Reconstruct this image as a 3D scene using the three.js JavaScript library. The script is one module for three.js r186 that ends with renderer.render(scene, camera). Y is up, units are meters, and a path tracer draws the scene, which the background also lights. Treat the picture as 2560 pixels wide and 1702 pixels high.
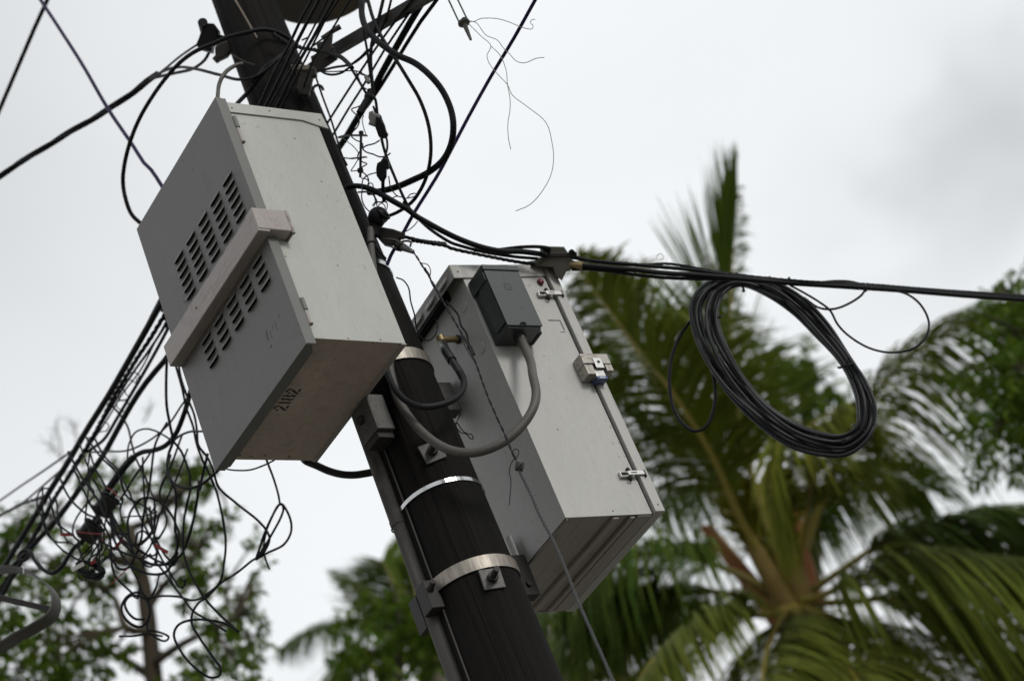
import * as THREE from 'three';
import { mergeGeometries } from 'three/addons/utils/BufferGeometryUtils.js';
import { RoundedBoxGeometry } from 'three/addons/geometries/RoundedBoxGeometry.js';

// ---------------------------------------------------------------- camera, sky, sun, exposure
const scene = new THREE.Scene();
const renderer = new THREE.WebGLRenderer();
renderer.toneMapping = THREE.LinearToneMapping;
renderer.toneMappingExposure = 1.42;
renderer.shadowMap.enabled = true;
const EYE = new THREE.Vector3(0, 1.6, 0);                 // eye height of a standing photographer
const PITCH = 0.53959, ROLL = -0.41181, LENS = 4991.1;    // looking up 31 degrees, camera rolled 23.6 degrees
const camera = new THREE.PerspectiveCamera(2 * Math.atan(851 / LENS) * 180 / Math.PI, 1024 / 680, 0.1, 600);
const fwd = new THREE.Vector3(0, Math.sin(PITCH), -Math.cos(PITCH));
const upw = new THREE.Vector3(0, Math.cos(PITCH), Math.sin(PITCH));
const rgt = new THREE.Vector3(1, 0, 0);
const camR = rgt.clone().multiplyScalar(Math.cos(ROLL)).addScaledVector(upw, Math.sin(ROLL));
const camU = rgt.clone().multiplyScalar(-Math.sin(ROLL)).addScaledVector(upw, Math.cos(ROLL));
camera.position.copy(EYE);
camera.quaternion.setFromRotationMatrix(new THREE.Matrix4().makeBasis(camR, camU, fwd.clone().negate()));
camera.focus = 4.78;
camera.userData.fStop = 2.8;
scene.add(camera);

// seeded noise
function rng(seed) { let s = seed >>> 0; return () => { s = (s + 0x6D2B79F5) >>> 0; let t = s; t = Math.imul(t ^ (t >>> 15), t | 1); t ^= t + Math.imul(t ^ (t >>> 7), t | 61); return ((t ^ (t >>> 14)) >>> 0) / 4294967296; }; }
function hash3(x, y, z) { let h = Math.imul(x, 374761393) ^ Math.imul(y, 668265263) ^ Math.imul(z, 2147483647 - 1274126177); h = Math.imul(h ^ (h >>> 13), 1274126177); h ^= h >>> 16; return (h >>> 0) / 4294967296; }
function vnoise(x, y, z = 0) {
  const xi = Math.floor(x), yi = Math.floor(y), zi = Math.floor(z); let xf = x - xi, yf = y - yi, zf = z - zi;
  xf = xf * xf * (3 - 2 * xf); yf = yf * yf * (3 - 2 * yf); zf = zf * zf * (3 - 2 * zf);
  const l = (a, b, t) => a + (b - a) * t, h = (i, j, k) => hash3(xi + i, yi + j, zi + k);
  return l(l(l(h(0, 0, 0), h(1, 0, 0), xf), l(h(0, 1, 0), h(1, 1, 0), xf), yf), l(l(h(0, 0, 1), h(1, 0, 1), xf), l(h(0, 1, 1), h(1, 1, 1), xf), yf), zf);
}
function fbm(x, y, z = 0, o = 4) { let s = 0, a = 0.5, n = 0; for (let i = 0; i < o; i++) { s += a * vnoise(x, y, z); n += a; a *= 0.5; x = x * 2.03 + 17.1; y = y * 2.03 + 5.7; z = z * 2.03 + 9.2; } return s / n; }
const sstep = (a, b, x) => { const t = Math.min(1, Math.max(0, (x - a) / (b - a))); return t * t * (3 - 2 * t); };

// pixel of the 2560 x 1702 photograph -> ray; at() meets an upright plane, atY() a level plane
function ray(px, py) { return new THREE.Vector3().addScaledVector(camR, (px - 1280) / LENS).addScaledVector(camU, -(py - 851) / LENS).add(fwd); }
const at = (px, py, zz) => { const d = ray(px, py); return EYE.clone().addScaledVector(d, zz / -d.z); };
const atY = (px, py, y) => { const d = ray(px, py); return EYE.clone().addScaledVector(d, y / d.y); };

{ // overcast sky: even cloud layer with soft darker banks
  const W = 1280, H = 640, data = new Float32Array(W * H * 4);
  const bright = ray(1150, 900).normalize();
  const banks = [[2570, 340, 0.036, 0.17], [2440, 225, 0.02, 0.08], [2060, 450, 0.03, 0.05], [2290, 440, 0.03, 0.07], [2480, 500, 0.02, 0.05], [-250, 350, 0.16, 0.22], [2760, -120, 0.10, 0.07]].map(([x, y, r, a]) => [ray(x, y).normalize(), r, a]);
  const d = new THREE.Vector3(), bankC = ray(2420, 380).normalize();
  for (let j = 0; j < H; j++) {
    const lat = ((j + 0.5) / H - 0.5) * Math.PI, y = Math.sin(lat), c = Math.cos(lat);
    for (let i = 0; i < W; i++) {
      const lon = ((i + 0.5) / W - 0.5) * 2 * Math.PI; d.set(Math.cos(lon) * c, y, Math.sin(lon) * c);
      let n = fbm(d.x * 4 + 3, d.y * 7 + 1, d.z * 4 + 8, 5), v = 0.67 + 0.09 * (n - 0.5);
      v *= 0.93 + 0.07 * sstep(-0.1, 0.9, y);
      const wob = (fbm(d.x * 14 + 30, d.y * 18 + 11, d.z * 14 + 2, 4) - 0.5) * 1.3;
      const ang = Math.acos(Math.min(1, d.dot(bright)));
      v *= 0.97 + 0.05 * Math.exp(-(ang * ang) / 0.06);
      { const q = Math.acos(Math.min(1, d.dot(bankC))); if (q < 0.6) v *= 1 - 0.11 * Math.exp(-q * q / 0.009) * sstep(0.46, 0.66, fbm(d.x * 16 + 7, d.y * 24 + 3, d.z * 16 + 5, 5)); }
      for (const [b, r, a] of banks) { const g = Math.acos(Math.min(1, d.dot(b))) / r; if (g < 4) v *= 1 - a * Math.exp(-g * g * (1 + wob)); }
      const k = (j * W + i) * 4, cool = 0.012;
      data[k] = v * (1 - cool * 2.2); data[k + 1] = v * (1 + 0.004); data[k + 2] = v * (1 + cool * 2.4); data[k + 3] = 1;
    }
  }
  const t = new THREE.DataTexture(data, W, H, THREE.RGBAFormat, THREE.FloatType);
  t.mapping = THREE.EquirectangularReflectionMapping; t.magFilter = THREE.LinearFilter; t.minFilter = THREE.LinearFilter; t.needsUpdate = true;
  scene.background = t; scene.environment = t;
}
const sun = new THREE.DirectionalLight(new THREE.Color(1, 0.965, 0.91), 1.3);
sun.position.set(9, 10.5, 3.2); sun.target.position.set(-0.3, 4.2, -4.3); sun.castShadow = true; sun.shadow.radius = 32;
sun.shadow.mapSize.set(2048, 2048);
Object.assign(sun.shadow.camera, { left: -12, right: 12, top: 12, bottom: -12, near: 0.1, far: 60 });
scene.add(sun, sun.target);

// ---------------------------------------------------------------- helpers
const V3 = (x, y, z) => new THREE.Vector3(x, y, z);
const taken = {};
function numbered(n) { const k = taken[n] = (taken[n] ?? -1) + 1; return k ? n + '_' + String(k).padStart(3, '0') : n; }
function sh(o) { o.castShadow = true; o.receiveShadow = true; return o; }
function tag(o, label, category, group, kind) { Object.assign(o.userData, { label, category }); if (group) o.userData.group = group; if (kind) o.userData.kind = kind; return o; }
function thing(name, label, category, pos = [0, 0, 0], turn = 0, group) { const o = new THREE.Group(); o.name = numbered(name); o.position.set(...pos); o.rotation.y = turn; scene.add(o); return tag(o, label, category, group); }
function part(parent, name, geo, mat, pos, rot) { const m = sh(new THREE.Mesh(geo, mat)); m.name = name; if (pos) m.position.set(...pos); if (rot) m.rotation.set(...rot); parent.add(m); return m; }
function solo(name, label, category, geo, mat, group) { // one-mesh thing: origin moved into the thing itself
  geo.computeBoundingBox(); const c = geo.boundingBox.getCenter(V3()); geo.translate(-c.x, -c.y, -c.z);
  const m = sh(new THREE.Mesh(geo, mat)); m.name = numbered(name); m.position.copy(c); scene.add(m); return tag(m, label, category, group);
}
const bx = (x0, x1, y0, y1, z0, z1, r = 0) => { const w = x1 - x0, h = y1 - y0, d = z1 - z0; const g = r ? new RoundedBoxGeometry(w, h, d, 2, r) : new THREE.BoxGeometry(w, h, d); return g.translate((x0 + x1) / 2, (y0 + y1) / 2, (z0 + z1) / 2); };
const cyl = (r0, r1, h, n = 20) => new THREE.CylinderGeometry(r1, r0, h, n);
function cylBetween(a, b, r0, r1 = r0, n = 12) { const v = b.clone().sub(a), g = new THREE.CylinderGeometry(r1, r0, v.length(), n); g.applyQuaternion(new THREE.Quaternion().setFromUnitVectors(V3(0, 1, 0), v.clone().normalize())); return g.translate((a.x + b.x) / 2, (a.y + b.y) / 2, (a.z + b.z) / 2); }
function boxBetween(a, b, w, h, up = V3(0, 1, 0)) { // bar of width w and height h from a to b
  const d = b.clone().sub(a), L = d.length(); d.normalize(); const s = V3().crossVectors(d, up).normalize(), u = V3().crossVectors(s, d);
  return new THREE.BoxGeometry(L, h, w).applyMatrix4(new THREE.Matrix4().makeBasis(d, u, s).setPosition(a.clone().add(b).multiplyScalar(0.5)));
}
const merge = (a) => mergeGeometries(a.map(g => { g = g.index ? g.toNonIndexed() : g; for (const k of Object.keys(g.attributes)) if (!['position', 'normal', 'uv'].includes(k)) g.deleteAttribute(k); return g; }));
function extrude(pts, depth, bevel = 0) { const s = new THREE.Shape(pts.map(p => new THREE.Vector2(p[0], p[1]))); return new THREE.ExtrudeGeometry(s, { depth, bevelEnabled: bevel > 0, bevelThickness: bevel, bevelSize: bevel, bevelSegments: 2, curveSegments: 8 }); }
function tube(pts, r, rad = 8, per = 7, closed = false) { const c = new THREE.CatmullRomCurve3(pts, closed, 'centripetal'); return new THREE.TubeGeometry(c, Math.max(6, Math.round(pts.length * per)), r, rad, closed); }

// textures: what the surfaces are made of
function tex(w, h, fn, srgb = true) {
  const a = new Uint8Array(w * h * 4);
  for (let y = 0; y < h; y++) for (let x = 0; x < w; x++) { const c = fn(x / w, y / h, x, y), k = (y * w + x) * 4; for (let i = 0; i < 3; i++) a[k + i] = Math.max(0, Math.min(255, Math.round(c[i] * 255))); a[k + 3] = 255; }
  const t = new THREE.DataTexture(a, w, h); t.magFilter = THREE.LinearFilter; t.minFilter = THREE.LinearMipmapLinearFilter; t.generateMipmaps = true; t.wrapS = t.wrapT = THREE.RepeatWrapping;
  if (srgb) t.colorSpace = THREE.SRGBColorSpace; t.needsUpdate = true; return t;
}
function paint(base, seed, o = {}) { // weathered enamel: mottling, rain dirt with its own grain, specks, rust freckles
  const r = rng(seed), specks = [...Array(o.specks ?? 26)].map(() => [r(), r(), 0.0012 + 0.0022 * r(), 0.35 + 0.4 * r()]);
  const scr = [...Array(o.scratches ?? 7)].map(() => [r(), r(), r() * 6.28, 0.02 + 0.05 * r()]);
  return tex(512, 512, (u, v) => {
    const m = fbm(u * 5 + seed, v * 5, seed, 4), f = fbm(u * 60 + seed, v * 60, 2, 2), st = fbm(u * 34 + seed * 3, v * 2.2, 5, 3), gr = fbm(u * 22 + seed, v * 22 + 4, 7, 4);
    let k = 1 + 0.05 * (m - 0.5) + 0.04 * (f - 0.5) - (o.dirt ?? 0.16) * sstep(0.56, 0.78, gr) * sstep(0.42, 0.7, m) - (o.streak ?? 0.07) * sstep(0.6, 0.8, st);
    let c = [base[0] * k, base[1] * k, base[2] * k];
    for (const [x, y, s, a] of specks) { const d = Math.hypot(u - x, v - y); if (d < s) { const q = 1 - a; c = [c[0] * q, c[1] * q * 0.96, c[2] * q * 0.9]; } }
    for (const [x, y, th, L] of scr) { const dx = u - x, dy = v - y, l = dx * Math.cos(th) + dy * Math.sin(th), n = Math.abs(-dx * Math.sin(th) + dy * Math.cos(th)); if (l > 0 && l < L && n < 0.0011) c = c.map(q => q * 0.86); }
    const ru = (o.rust ?? 0) * sstep(0.63, 0.74, fbm(u * 9 + seed, v * 9, 12, 4)); c = [c[0] * (1 - ru) + 0.33 * ru, c[1] * (1 - ru) + 0.2 * ru, c[2] * (1 - ru) + 0.13 * ru];
    return c;
  });
}
const grain = tex(256, 256, (u, v) => { const k = fbm(u * 40, v * 40, 3, 3); return [k, k, k]; }, false);
const std = (o) => new THREE.MeshStandardMaterial(o), matte = (o) => new THREE.MeshPhysicalMaterial({ specularIntensity: 0.26, ...o });
const C = (r, g, b) => new THREE.Color().setRGB(r, g, b);
const M = {
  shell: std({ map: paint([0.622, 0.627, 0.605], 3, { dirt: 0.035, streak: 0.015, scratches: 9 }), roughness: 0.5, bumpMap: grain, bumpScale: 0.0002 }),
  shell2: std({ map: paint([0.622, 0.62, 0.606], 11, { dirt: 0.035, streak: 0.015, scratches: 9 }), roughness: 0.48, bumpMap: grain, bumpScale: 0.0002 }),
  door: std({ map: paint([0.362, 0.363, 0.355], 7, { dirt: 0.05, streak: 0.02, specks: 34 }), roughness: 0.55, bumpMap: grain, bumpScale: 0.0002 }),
  bar: std({ map: paint([0.56, 0.532, 0.52], 21, { dirt: 0.12, rust: 0.14, specks: 40 }), roughness: 0.5 }),
  rusty: std({ map: tex(128, 128, (u, v) => { const n = fbm(u * 5, v * 5, 4, 3), s = 0.7 * sstep(0.58, 0.75, n), g = 0.08 * (fbm(u * 30, v * 30, 2, 2) - 0.5); return [0.5 + g - 0.25 * s, 0.47 + g - 0.3 * s, 0.44 + g - 0.32 * s]; }), roughness: 0.55, metalness: 0.35 }),
  cap2: std({ map: paint([0.625, 0.618, 0.604], 15, { dirt: 0.14 }), roughness: 0.5 }),
  darkbox: std({ map: paint([0.185, 0.203, 0.203], 31, { dirt: 0.25, specks: 12 }), roughness: 0.42 }),
  black: matte({ color: C(0.007, 0.0072, 0.008), roughness: 0.5 }),
  cable: matte({ color: C(0.0065, 0.0068, 0.008), roughness: 0.55, bumpMap: grain, bumpScale: 0.0004 }),
  coil: matte({ color: C(0.009, 0.0095, 0.011), roughness: 0.4, specularIntensity: 0.4 }),
  cableGrey: matte({ color: C(0.012, 0.0125, 0.0135), roughness: 0.5 }),
  purple: matte({ color: C(0.017, 0.01, 0.05), roughness: 0.5 }),
  greenWire: std({ color: C(0.012, 0.07, 0.025), roughness: 0.5 }),
  conduit: std({ map: tex(64, 256, (u, v) => { const n = fbm(u * 5, v * 24, 2, 3); const k = 0.235 + 0.06 * n; return [k * 1.04, k, k * 0.94]; }), roughness: 0.6 }),
  steel: std({ color: C(0.36, 0.345, 0.325), metalness: 0.85, roughness: 0.52, map: tex(256, 64, (u, v) => { const n = fbm(u * 12, v * 6, 2, 4); const k = 0.72 + 0.28 * n; return [k, k * 0.98, k * 0.95]; }) }),
  mirror: std({ color: C(0.5, 0.5, 0.5), metalness: 1, roughness: 0.2 }),
  galv: std({ map: tex(128, 128, (u, v) => { const n = fbm(u * 14, v * 14, 8, 4), k = 0.24 + 0.14 * n; return [k, k * 0.99, k * 0.96]; }), metalness: 0.35, roughness: 0.6 }),
  darkiron: std({ map: tex(128, 128, (u, v) => { const n = fbm(u * 12, v * 12, 3, 4), k = 0.09 + 0.08 * n; return [k * 1.06, k, k * 0.94]; }), metalness: 0.2, roughness: 0.65 }),
  olive: std({ color: C(0.06, 0.058, 0.046), roughness: 0.55, bumpMap: grain, bumpScale: 0.001 }),
  stained: std({ map: tex(128, 128, (u, v) => { const s = 0.5 * sstep(0.6, 0.78, fbm(u * 4, v * 4, 4, 3)), g = 0.06 * (fbm(u * 26, v * 26, 2, 2) - 0.5); return [0.6 + g - 0.2 * s, 0.585 + g - 0.25 * s, 0.56 + g - 0.28 * s]; }), roughness: 0.42, metalness: 0.55 }),
  strand: std({ color: C(0.03, 0.031, 0.033), metalness: 0.2, roughness: 0.55 }),
  tin: std({ color: C(0.5, 0.5, 0.48), metalness: 0.85, roughness: 0.42 }),
  brass: std({ color: C(0.2, 0.15, 0.075), metalness: 0.6, roughness: 0.45 }),
  red: std({ color: C(0.1, 0.006, 0.012), roughness: 0.3 }),
  redtape: std({ color: C(0.2, 0.02, 0.022), roughness: 0.6 }),
  whitetag: std({ color: C(0.55, 0.55, 0.55), roughness: 0.5 }),
  porcelain: std({ color: C(0.12, 0.115, 0.11), roughness: 0.5 }),
  greyplastic: std({ color: C(0.15, 0.15, 0.145), roughness: 0.55 }),
  tanktank: std({ map: tex(256, 256, (u, v) => { const n = fbm(u * 8, v * 8, 5, 4), s = sstep(0.55, 0.7, n); return [0.25 + 0.05 * s, 0.245 + 0.01 * s, 0.235 - 0.03 * s]; }), roughness: 0.6 }),
};
// ---------------------------------------------------------------- ground and the house across the lane
{
  const g = new THREE.PlaneGeometry(400, 400, 1, 1).rotateX(-Math.PI / 2);
  const t = tex(512, 512, (u, v) => { const n = fbm(u * 12, v * 12, 1, 5), f = fbm(u * 90, v * 90, 4, 2), gr = sstep(0.5, 0.6, n); return [0.36 - 0.02 * gr + 0.06 * f, 0.345 + 0.0 * gr + 0.06 * f, 0.33 - 0.05 * gr + 0.05 * f]; });
  t.repeat.set(40, 40);
  const m = sh(new THREE.Mesh(g, std({ map: t, roughness: 0.95 }))); m.name = 'ground'; scene.add(m); Object.assign(m.userData, { label: 'worn asphalt and grass ground far below the pole', category: 'ground', kind: 'structure' });
}
{ // house whose walls and roof the polished strap mirrors
  const h = thing('house', 'white rendered house with red-brown tiled roof across the lane', 'house', [-10.5, 0, 3.5], 0.35);
  const wall = std({ color: C(0.62, 0.61, 0.58), roughness: 0.9 }), roof = std({ map: tex(256, 256, (u, v) => { const n = fbm(u * 20, v * 20, 2, 3); return [0.5 + 0.12 * n, 0.27 + 0.06 * n, 0.2 + 0.05 * n]; }), roughness: 0.9 });
  part(h, 'wall', bx(-4, 4, 0, 5.6, -5, 5), wall);
  const rg = extrude([[-5, 0], [5, 0], [0, 2.6]], 11.4).translate(0, 5.6, -5.7); part(h, 'roof', rg, roof);
  for (const y of [0.9, 3.6]) for (const z of [-3.4, 0, 3.4]) { const w = part(h, 'window', bx(4, 4.06, y, y + 1.3, z - 0.6, z + 0.6), std({ color: C(0.03, 0.04, 0.05), roughness: 0.1 })); part(w, 'sill', bx(4, 4.16, y - 0.08, y, z - 0.7, z + 0.7), wall); }
}

// ---------------------------------------------------------------- the wooden pole
const PX = -0.317, PZ = -4.3;
const poleR = (y) => 0.1125 - (y - 3.5) * 0.0128;        // y in world metres
const polePt = (y, az, off = 0) => V3(PX + (poleR(y) + off) * Math.cos(az), y, PZ + (poleR(y) + off) * Math.sin(az));
const deg = Math.PI / 180;
{
  const p = thing('utility_pole', 'dark creosoted round wooden utility pole leaning across the picture', 'utility pole', [PX, 0, PZ]);
  const wood = tex(512, 1024, (u, v) => {
    const w = fbm(u * 8, v * 6, 3, 3) * 0.4, g = fbm((u + w * 0.02) * 110, v * 9, 1, 4), k = fbm(u * 14, v * 3, 6, 4), crack = sstep(0.66, 0.72, fbm((u + w * 0.03) * 60, v * 3.2, 9, 3));
    const s = sstep(0.5, 0.75, k); let c = 0.062 + 0.042 * (g - 0.35) + 0.012 * s; c *= 1 - 0.4 * crack;
    return [c * 1.06 + 0.006 * s, c * 0.98, c * 0.92];
  });
  wood.repeat.set(1, 3);
  const bump = tex(512, 512, (u, v) => { const g = fbm(u * 110, v * 9, 1, 4) * 0.7 + 0.3 * (1 - sstep(0.64, 0.72, fbm(u * 60, v * 3.2, 9, 3))); return [g, g, g]; }, false); bump.repeat.set(1, 6);
  const N = 64, rows = 150, top = 9, g = new THREE.CylinderGeometry(1, 1, top, N, rows, true).translate(0, top / 2, 0), P = g.attributes.position;
  for (let i = 0; i < P.count; i++) { const y = P.getY(i), a = Math.atan2(P.getZ(i), P.getX(i)); const r = Math.max(0.075, poleR(y)) + 0.004 * (fbm(Math.cos(a) * 2 + 5, Math.sin(a) * 2 + 5, y * 0.8, 3) - 0.5) - 0.003 * sstep(0.64, 0.72, fbm(Math.cos(a) * 9 + 20, Math.sin(a) * 9, y * 0.6, 2)); P.setX(i, Math.cos(a) * r); P.setZ(i, Math.sin(a) * r); }
  g.computeVertexNormals();
  part(p, 'shaft', g, matte({ map: wood, bumpMap: bump, bumpScale: 0.004, roughness: 0.85, specularIntensity: 0.25 }));
  // weathered chip near the top, and a moulding strip (grey) down the left flank
  part(p, 'splinter', cylBetween(polePt(5.52, 1.75, -0.002).sub(p.position), polePt(5.35, 1.52, -0.002).sub(p.position), 0.004, 0.0025, 6), std({ color: C(0.16, 0.135, 0.105), roughness: 0.9 }));
}
{
  const t = thing('cable_moulding', 'weathered grey wooden cable moulding strip running down the pole flank', 'moulding', [0, 0, 0]);
  const mat = std({ map: tex(128, 512, (u, v) => { const n = fbm(u * 20, v * 10, 3, 4), k = 0.15 + 0.17 * n; return [k, k * 0.97, k * 0.93]; }), roughness: 0.85 });
  const a0 = 158 * deg, mk = (y0, y1, r) => { const pts = []; for (let i = 0; i <= 6; i++) pts.push(polePt(y0 + (y1 - y0) * i / 6, a0, 0.004)); return tube(pts, r, 14, 3); };
  part(t, 'upper_strip', mk(3.8, 4.25, 0.024), mat); part(t, 'lower_strip', mk(0.2, 3.805, 0.022), mat);
  part(t, 'edge_strip', tube([0, 1, 2, 3, 4].map(i => polePt(0.2 + i * 1.0, 134 * deg, 0.0)), 0.0024, 8, 6), mat);
}
function bandGeo(y, h, th, a0 = 0, a1 = Math.PI * 2, tilt = 0, ridge = 0) { // strap following the pole
  const n = 72, pos = [], uv = [], idx = [], prof = [[0, 0], [th, 0], [th, h], [0, h], [0, 0]];
  for (let i = 0; i <= n; i++) { const a = a0 + (a1 - a0) * i / n; prof.forEach(([r, v], k) => { const yy = y + v + tilt * Math.sin(a + 0.6), R = poleR(yy) + 0.0022 + r; pos.push(PX + R * Math.cos(a), yy, PZ + R * Math.sin(a)); uv.push(i / 8, k / 4); }); }
  for (let i = 0; i < n; i++) for (let k = 0; k < 4; k++) { const a = i * 5 + k, b = a + 5; idx.push(a, a + 1, b, b, a + 1, b + 1); }
  let g = new THREE.BufferGeometry(); g.setAttribute('position', new THREE.Float32BufferAttribute(pos, 3)); g.setAttribute('uv', new THREE.Float32BufferAttribute(uv, 2)); g.setIndex(idx); g = g.toNonIndexed(); g.computeVertexNormals(); return g;
}
solo('mounting_band', 'wide galvanized band round the pole beside the left cabinet bottom', 'pole band', bandGeo(4.198, 0.034, 0.003), M.steel, 'wide steel pole bands');
{
  const t = thing('mounting_band', 'wide galvanized band low on the pole with bolted clamp lugs', 'pole band', [0, 0, 0], 0, 'wide steel pole bands');
  part(t, 'strap', bandGeo(3.580, 0.034, 0.003), M.steel);
  const c = polePt(3.575, 140 * deg, 0.016), lug = part(t, 'clamp_lug', new RoundedBoxGeometry(0.036, 0.075, 0.045, 2, 0.003).rotateY(0.7), M.darkiron, [c.x, c.y, c.z]);
  part(lug, 'bolt', cyl(0.0075, 0.0075, 0.045, 10).rotateX(1.2).rotateY(0.6), M.darkiron, [0.012, 0.012, 0.02]);
  const d = polePt(3.57, 168 * deg, 0.03); part(t, 'clamp_lug', new RoundedBoxGeometry(0.014, 0.09, 0.04, 2, 0.002).rotateY(0.7), M.darkiron, [d.x, d.y, d.z]);
}
{
  const t = thing('banding_strap', 'thin polished steel banding strap round the lower pole', 'strap', [0, 0, 0], 0, 'thin polished straps');
  part(t, 'strap', bandGeo(3.822, 0.0105, 0.0012, 0, Math.PI * 2, 0.004), M.mirror);
  const c = polePt(3.822, 172 * deg, 0.018); part(t, 'buckle', merge([new THREE.BoxGeometry(0.012, 0.014, 0.016), new THREE.TorusGeometry(0.007, 0.002, 6, 12).translate(0, -0.012, 0)]), M.darkiron, [c.x, c.y, c.z]);
}
solo('banding_strap', 'thin polished strap high on the pole, right of the left cabinet', 'strap', bandGeo(4.512, 0.015, 0.0012), M.mirror, 'thin polished straps');
function washer(y, az, turn, label) {
  const c = polePt(y, az, 0.004), t = thing('through_bolt', label, 'bolt', [c.x, c.y, c.z], Math.PI / 2 - az, 'square washers on the pole');
  part(t, 'square_washer', new RoundedBoxGeometry(0.053, 0.053, 0.006, 2, 0.0015).rotateZ(turn), M.galv, [0, 0, 0]);
  part(t, 'nut', new THREE.CylinderGeometry(0.0135, 0.0135, 0.014, 6).rotateX(Math.PI / 2), M.darkiron, [0, 0, 0.01]);
  part(t, 'threaded_end', new THREE.CylinderGeometry(0.0075, 0.0075, 0.035, 12).rotateX(Math.PI / 2), M.darkiron, [0, 0, 0.03]);
}
washer(3.915, 72 * deg, 0.12, 'bolt through a square washer just under the grey conduit loop');
washer(3.548, 62 * deg, -0.06, 'bolt through a square washer under the low wide band');

// ---------------------------------------------------------------- cabinets
function louverGeo(w, drop, out) { // pressed hood, open at its lower edge
  const nu = 12, nv = 5, pos = [], idx = [];
  for (let i = 0; i <= nu; i++) for (let j = 0; j <= nv; j++) { const u = i / nu, v = j / nv, e = Math.pow(Math.max(0, 1 - Math.pow(Math.abs(2 * u - 1), 5)), 0.6), s = Math.sin(v * Math.PI / 2); pos.push(-out * s * e - 0.0004, 0.35 * drop - v * drop * (0.35 + 0.65 * e), (u - 0.5) * w); }
  for (let i = 0; i < nu; i++) for (let j = 0; j < nv; j++) { const a = i * (nv + 1) + j, b = a + nv + 1; idx.push(a, a + 1, b, b, a + 1, b + 1); }
  const g = new THREE.BufferGeometry(); g.setAttribute('position', new THREE.Float32BufferAttribute(pos, 3)); g.setIndex(idx); g.computeVertexNormals();
  const uvs = []; for (let i = 0; i < pos.length / 3; i++) uvs.push(0.37 + pos[i * 3 + 2] * 2, 0.4 + pos[i * 3 + 1] * 2); g.setAttribute('uv', new THREE.Float32BufferAttribute(uvs, 2)); return g;
}
const toDoor = new THREE.Matrix4().makeBasis(V3(0, 0, 1), V3(0, 1, 0), V3(-1, 0, 0));
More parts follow.
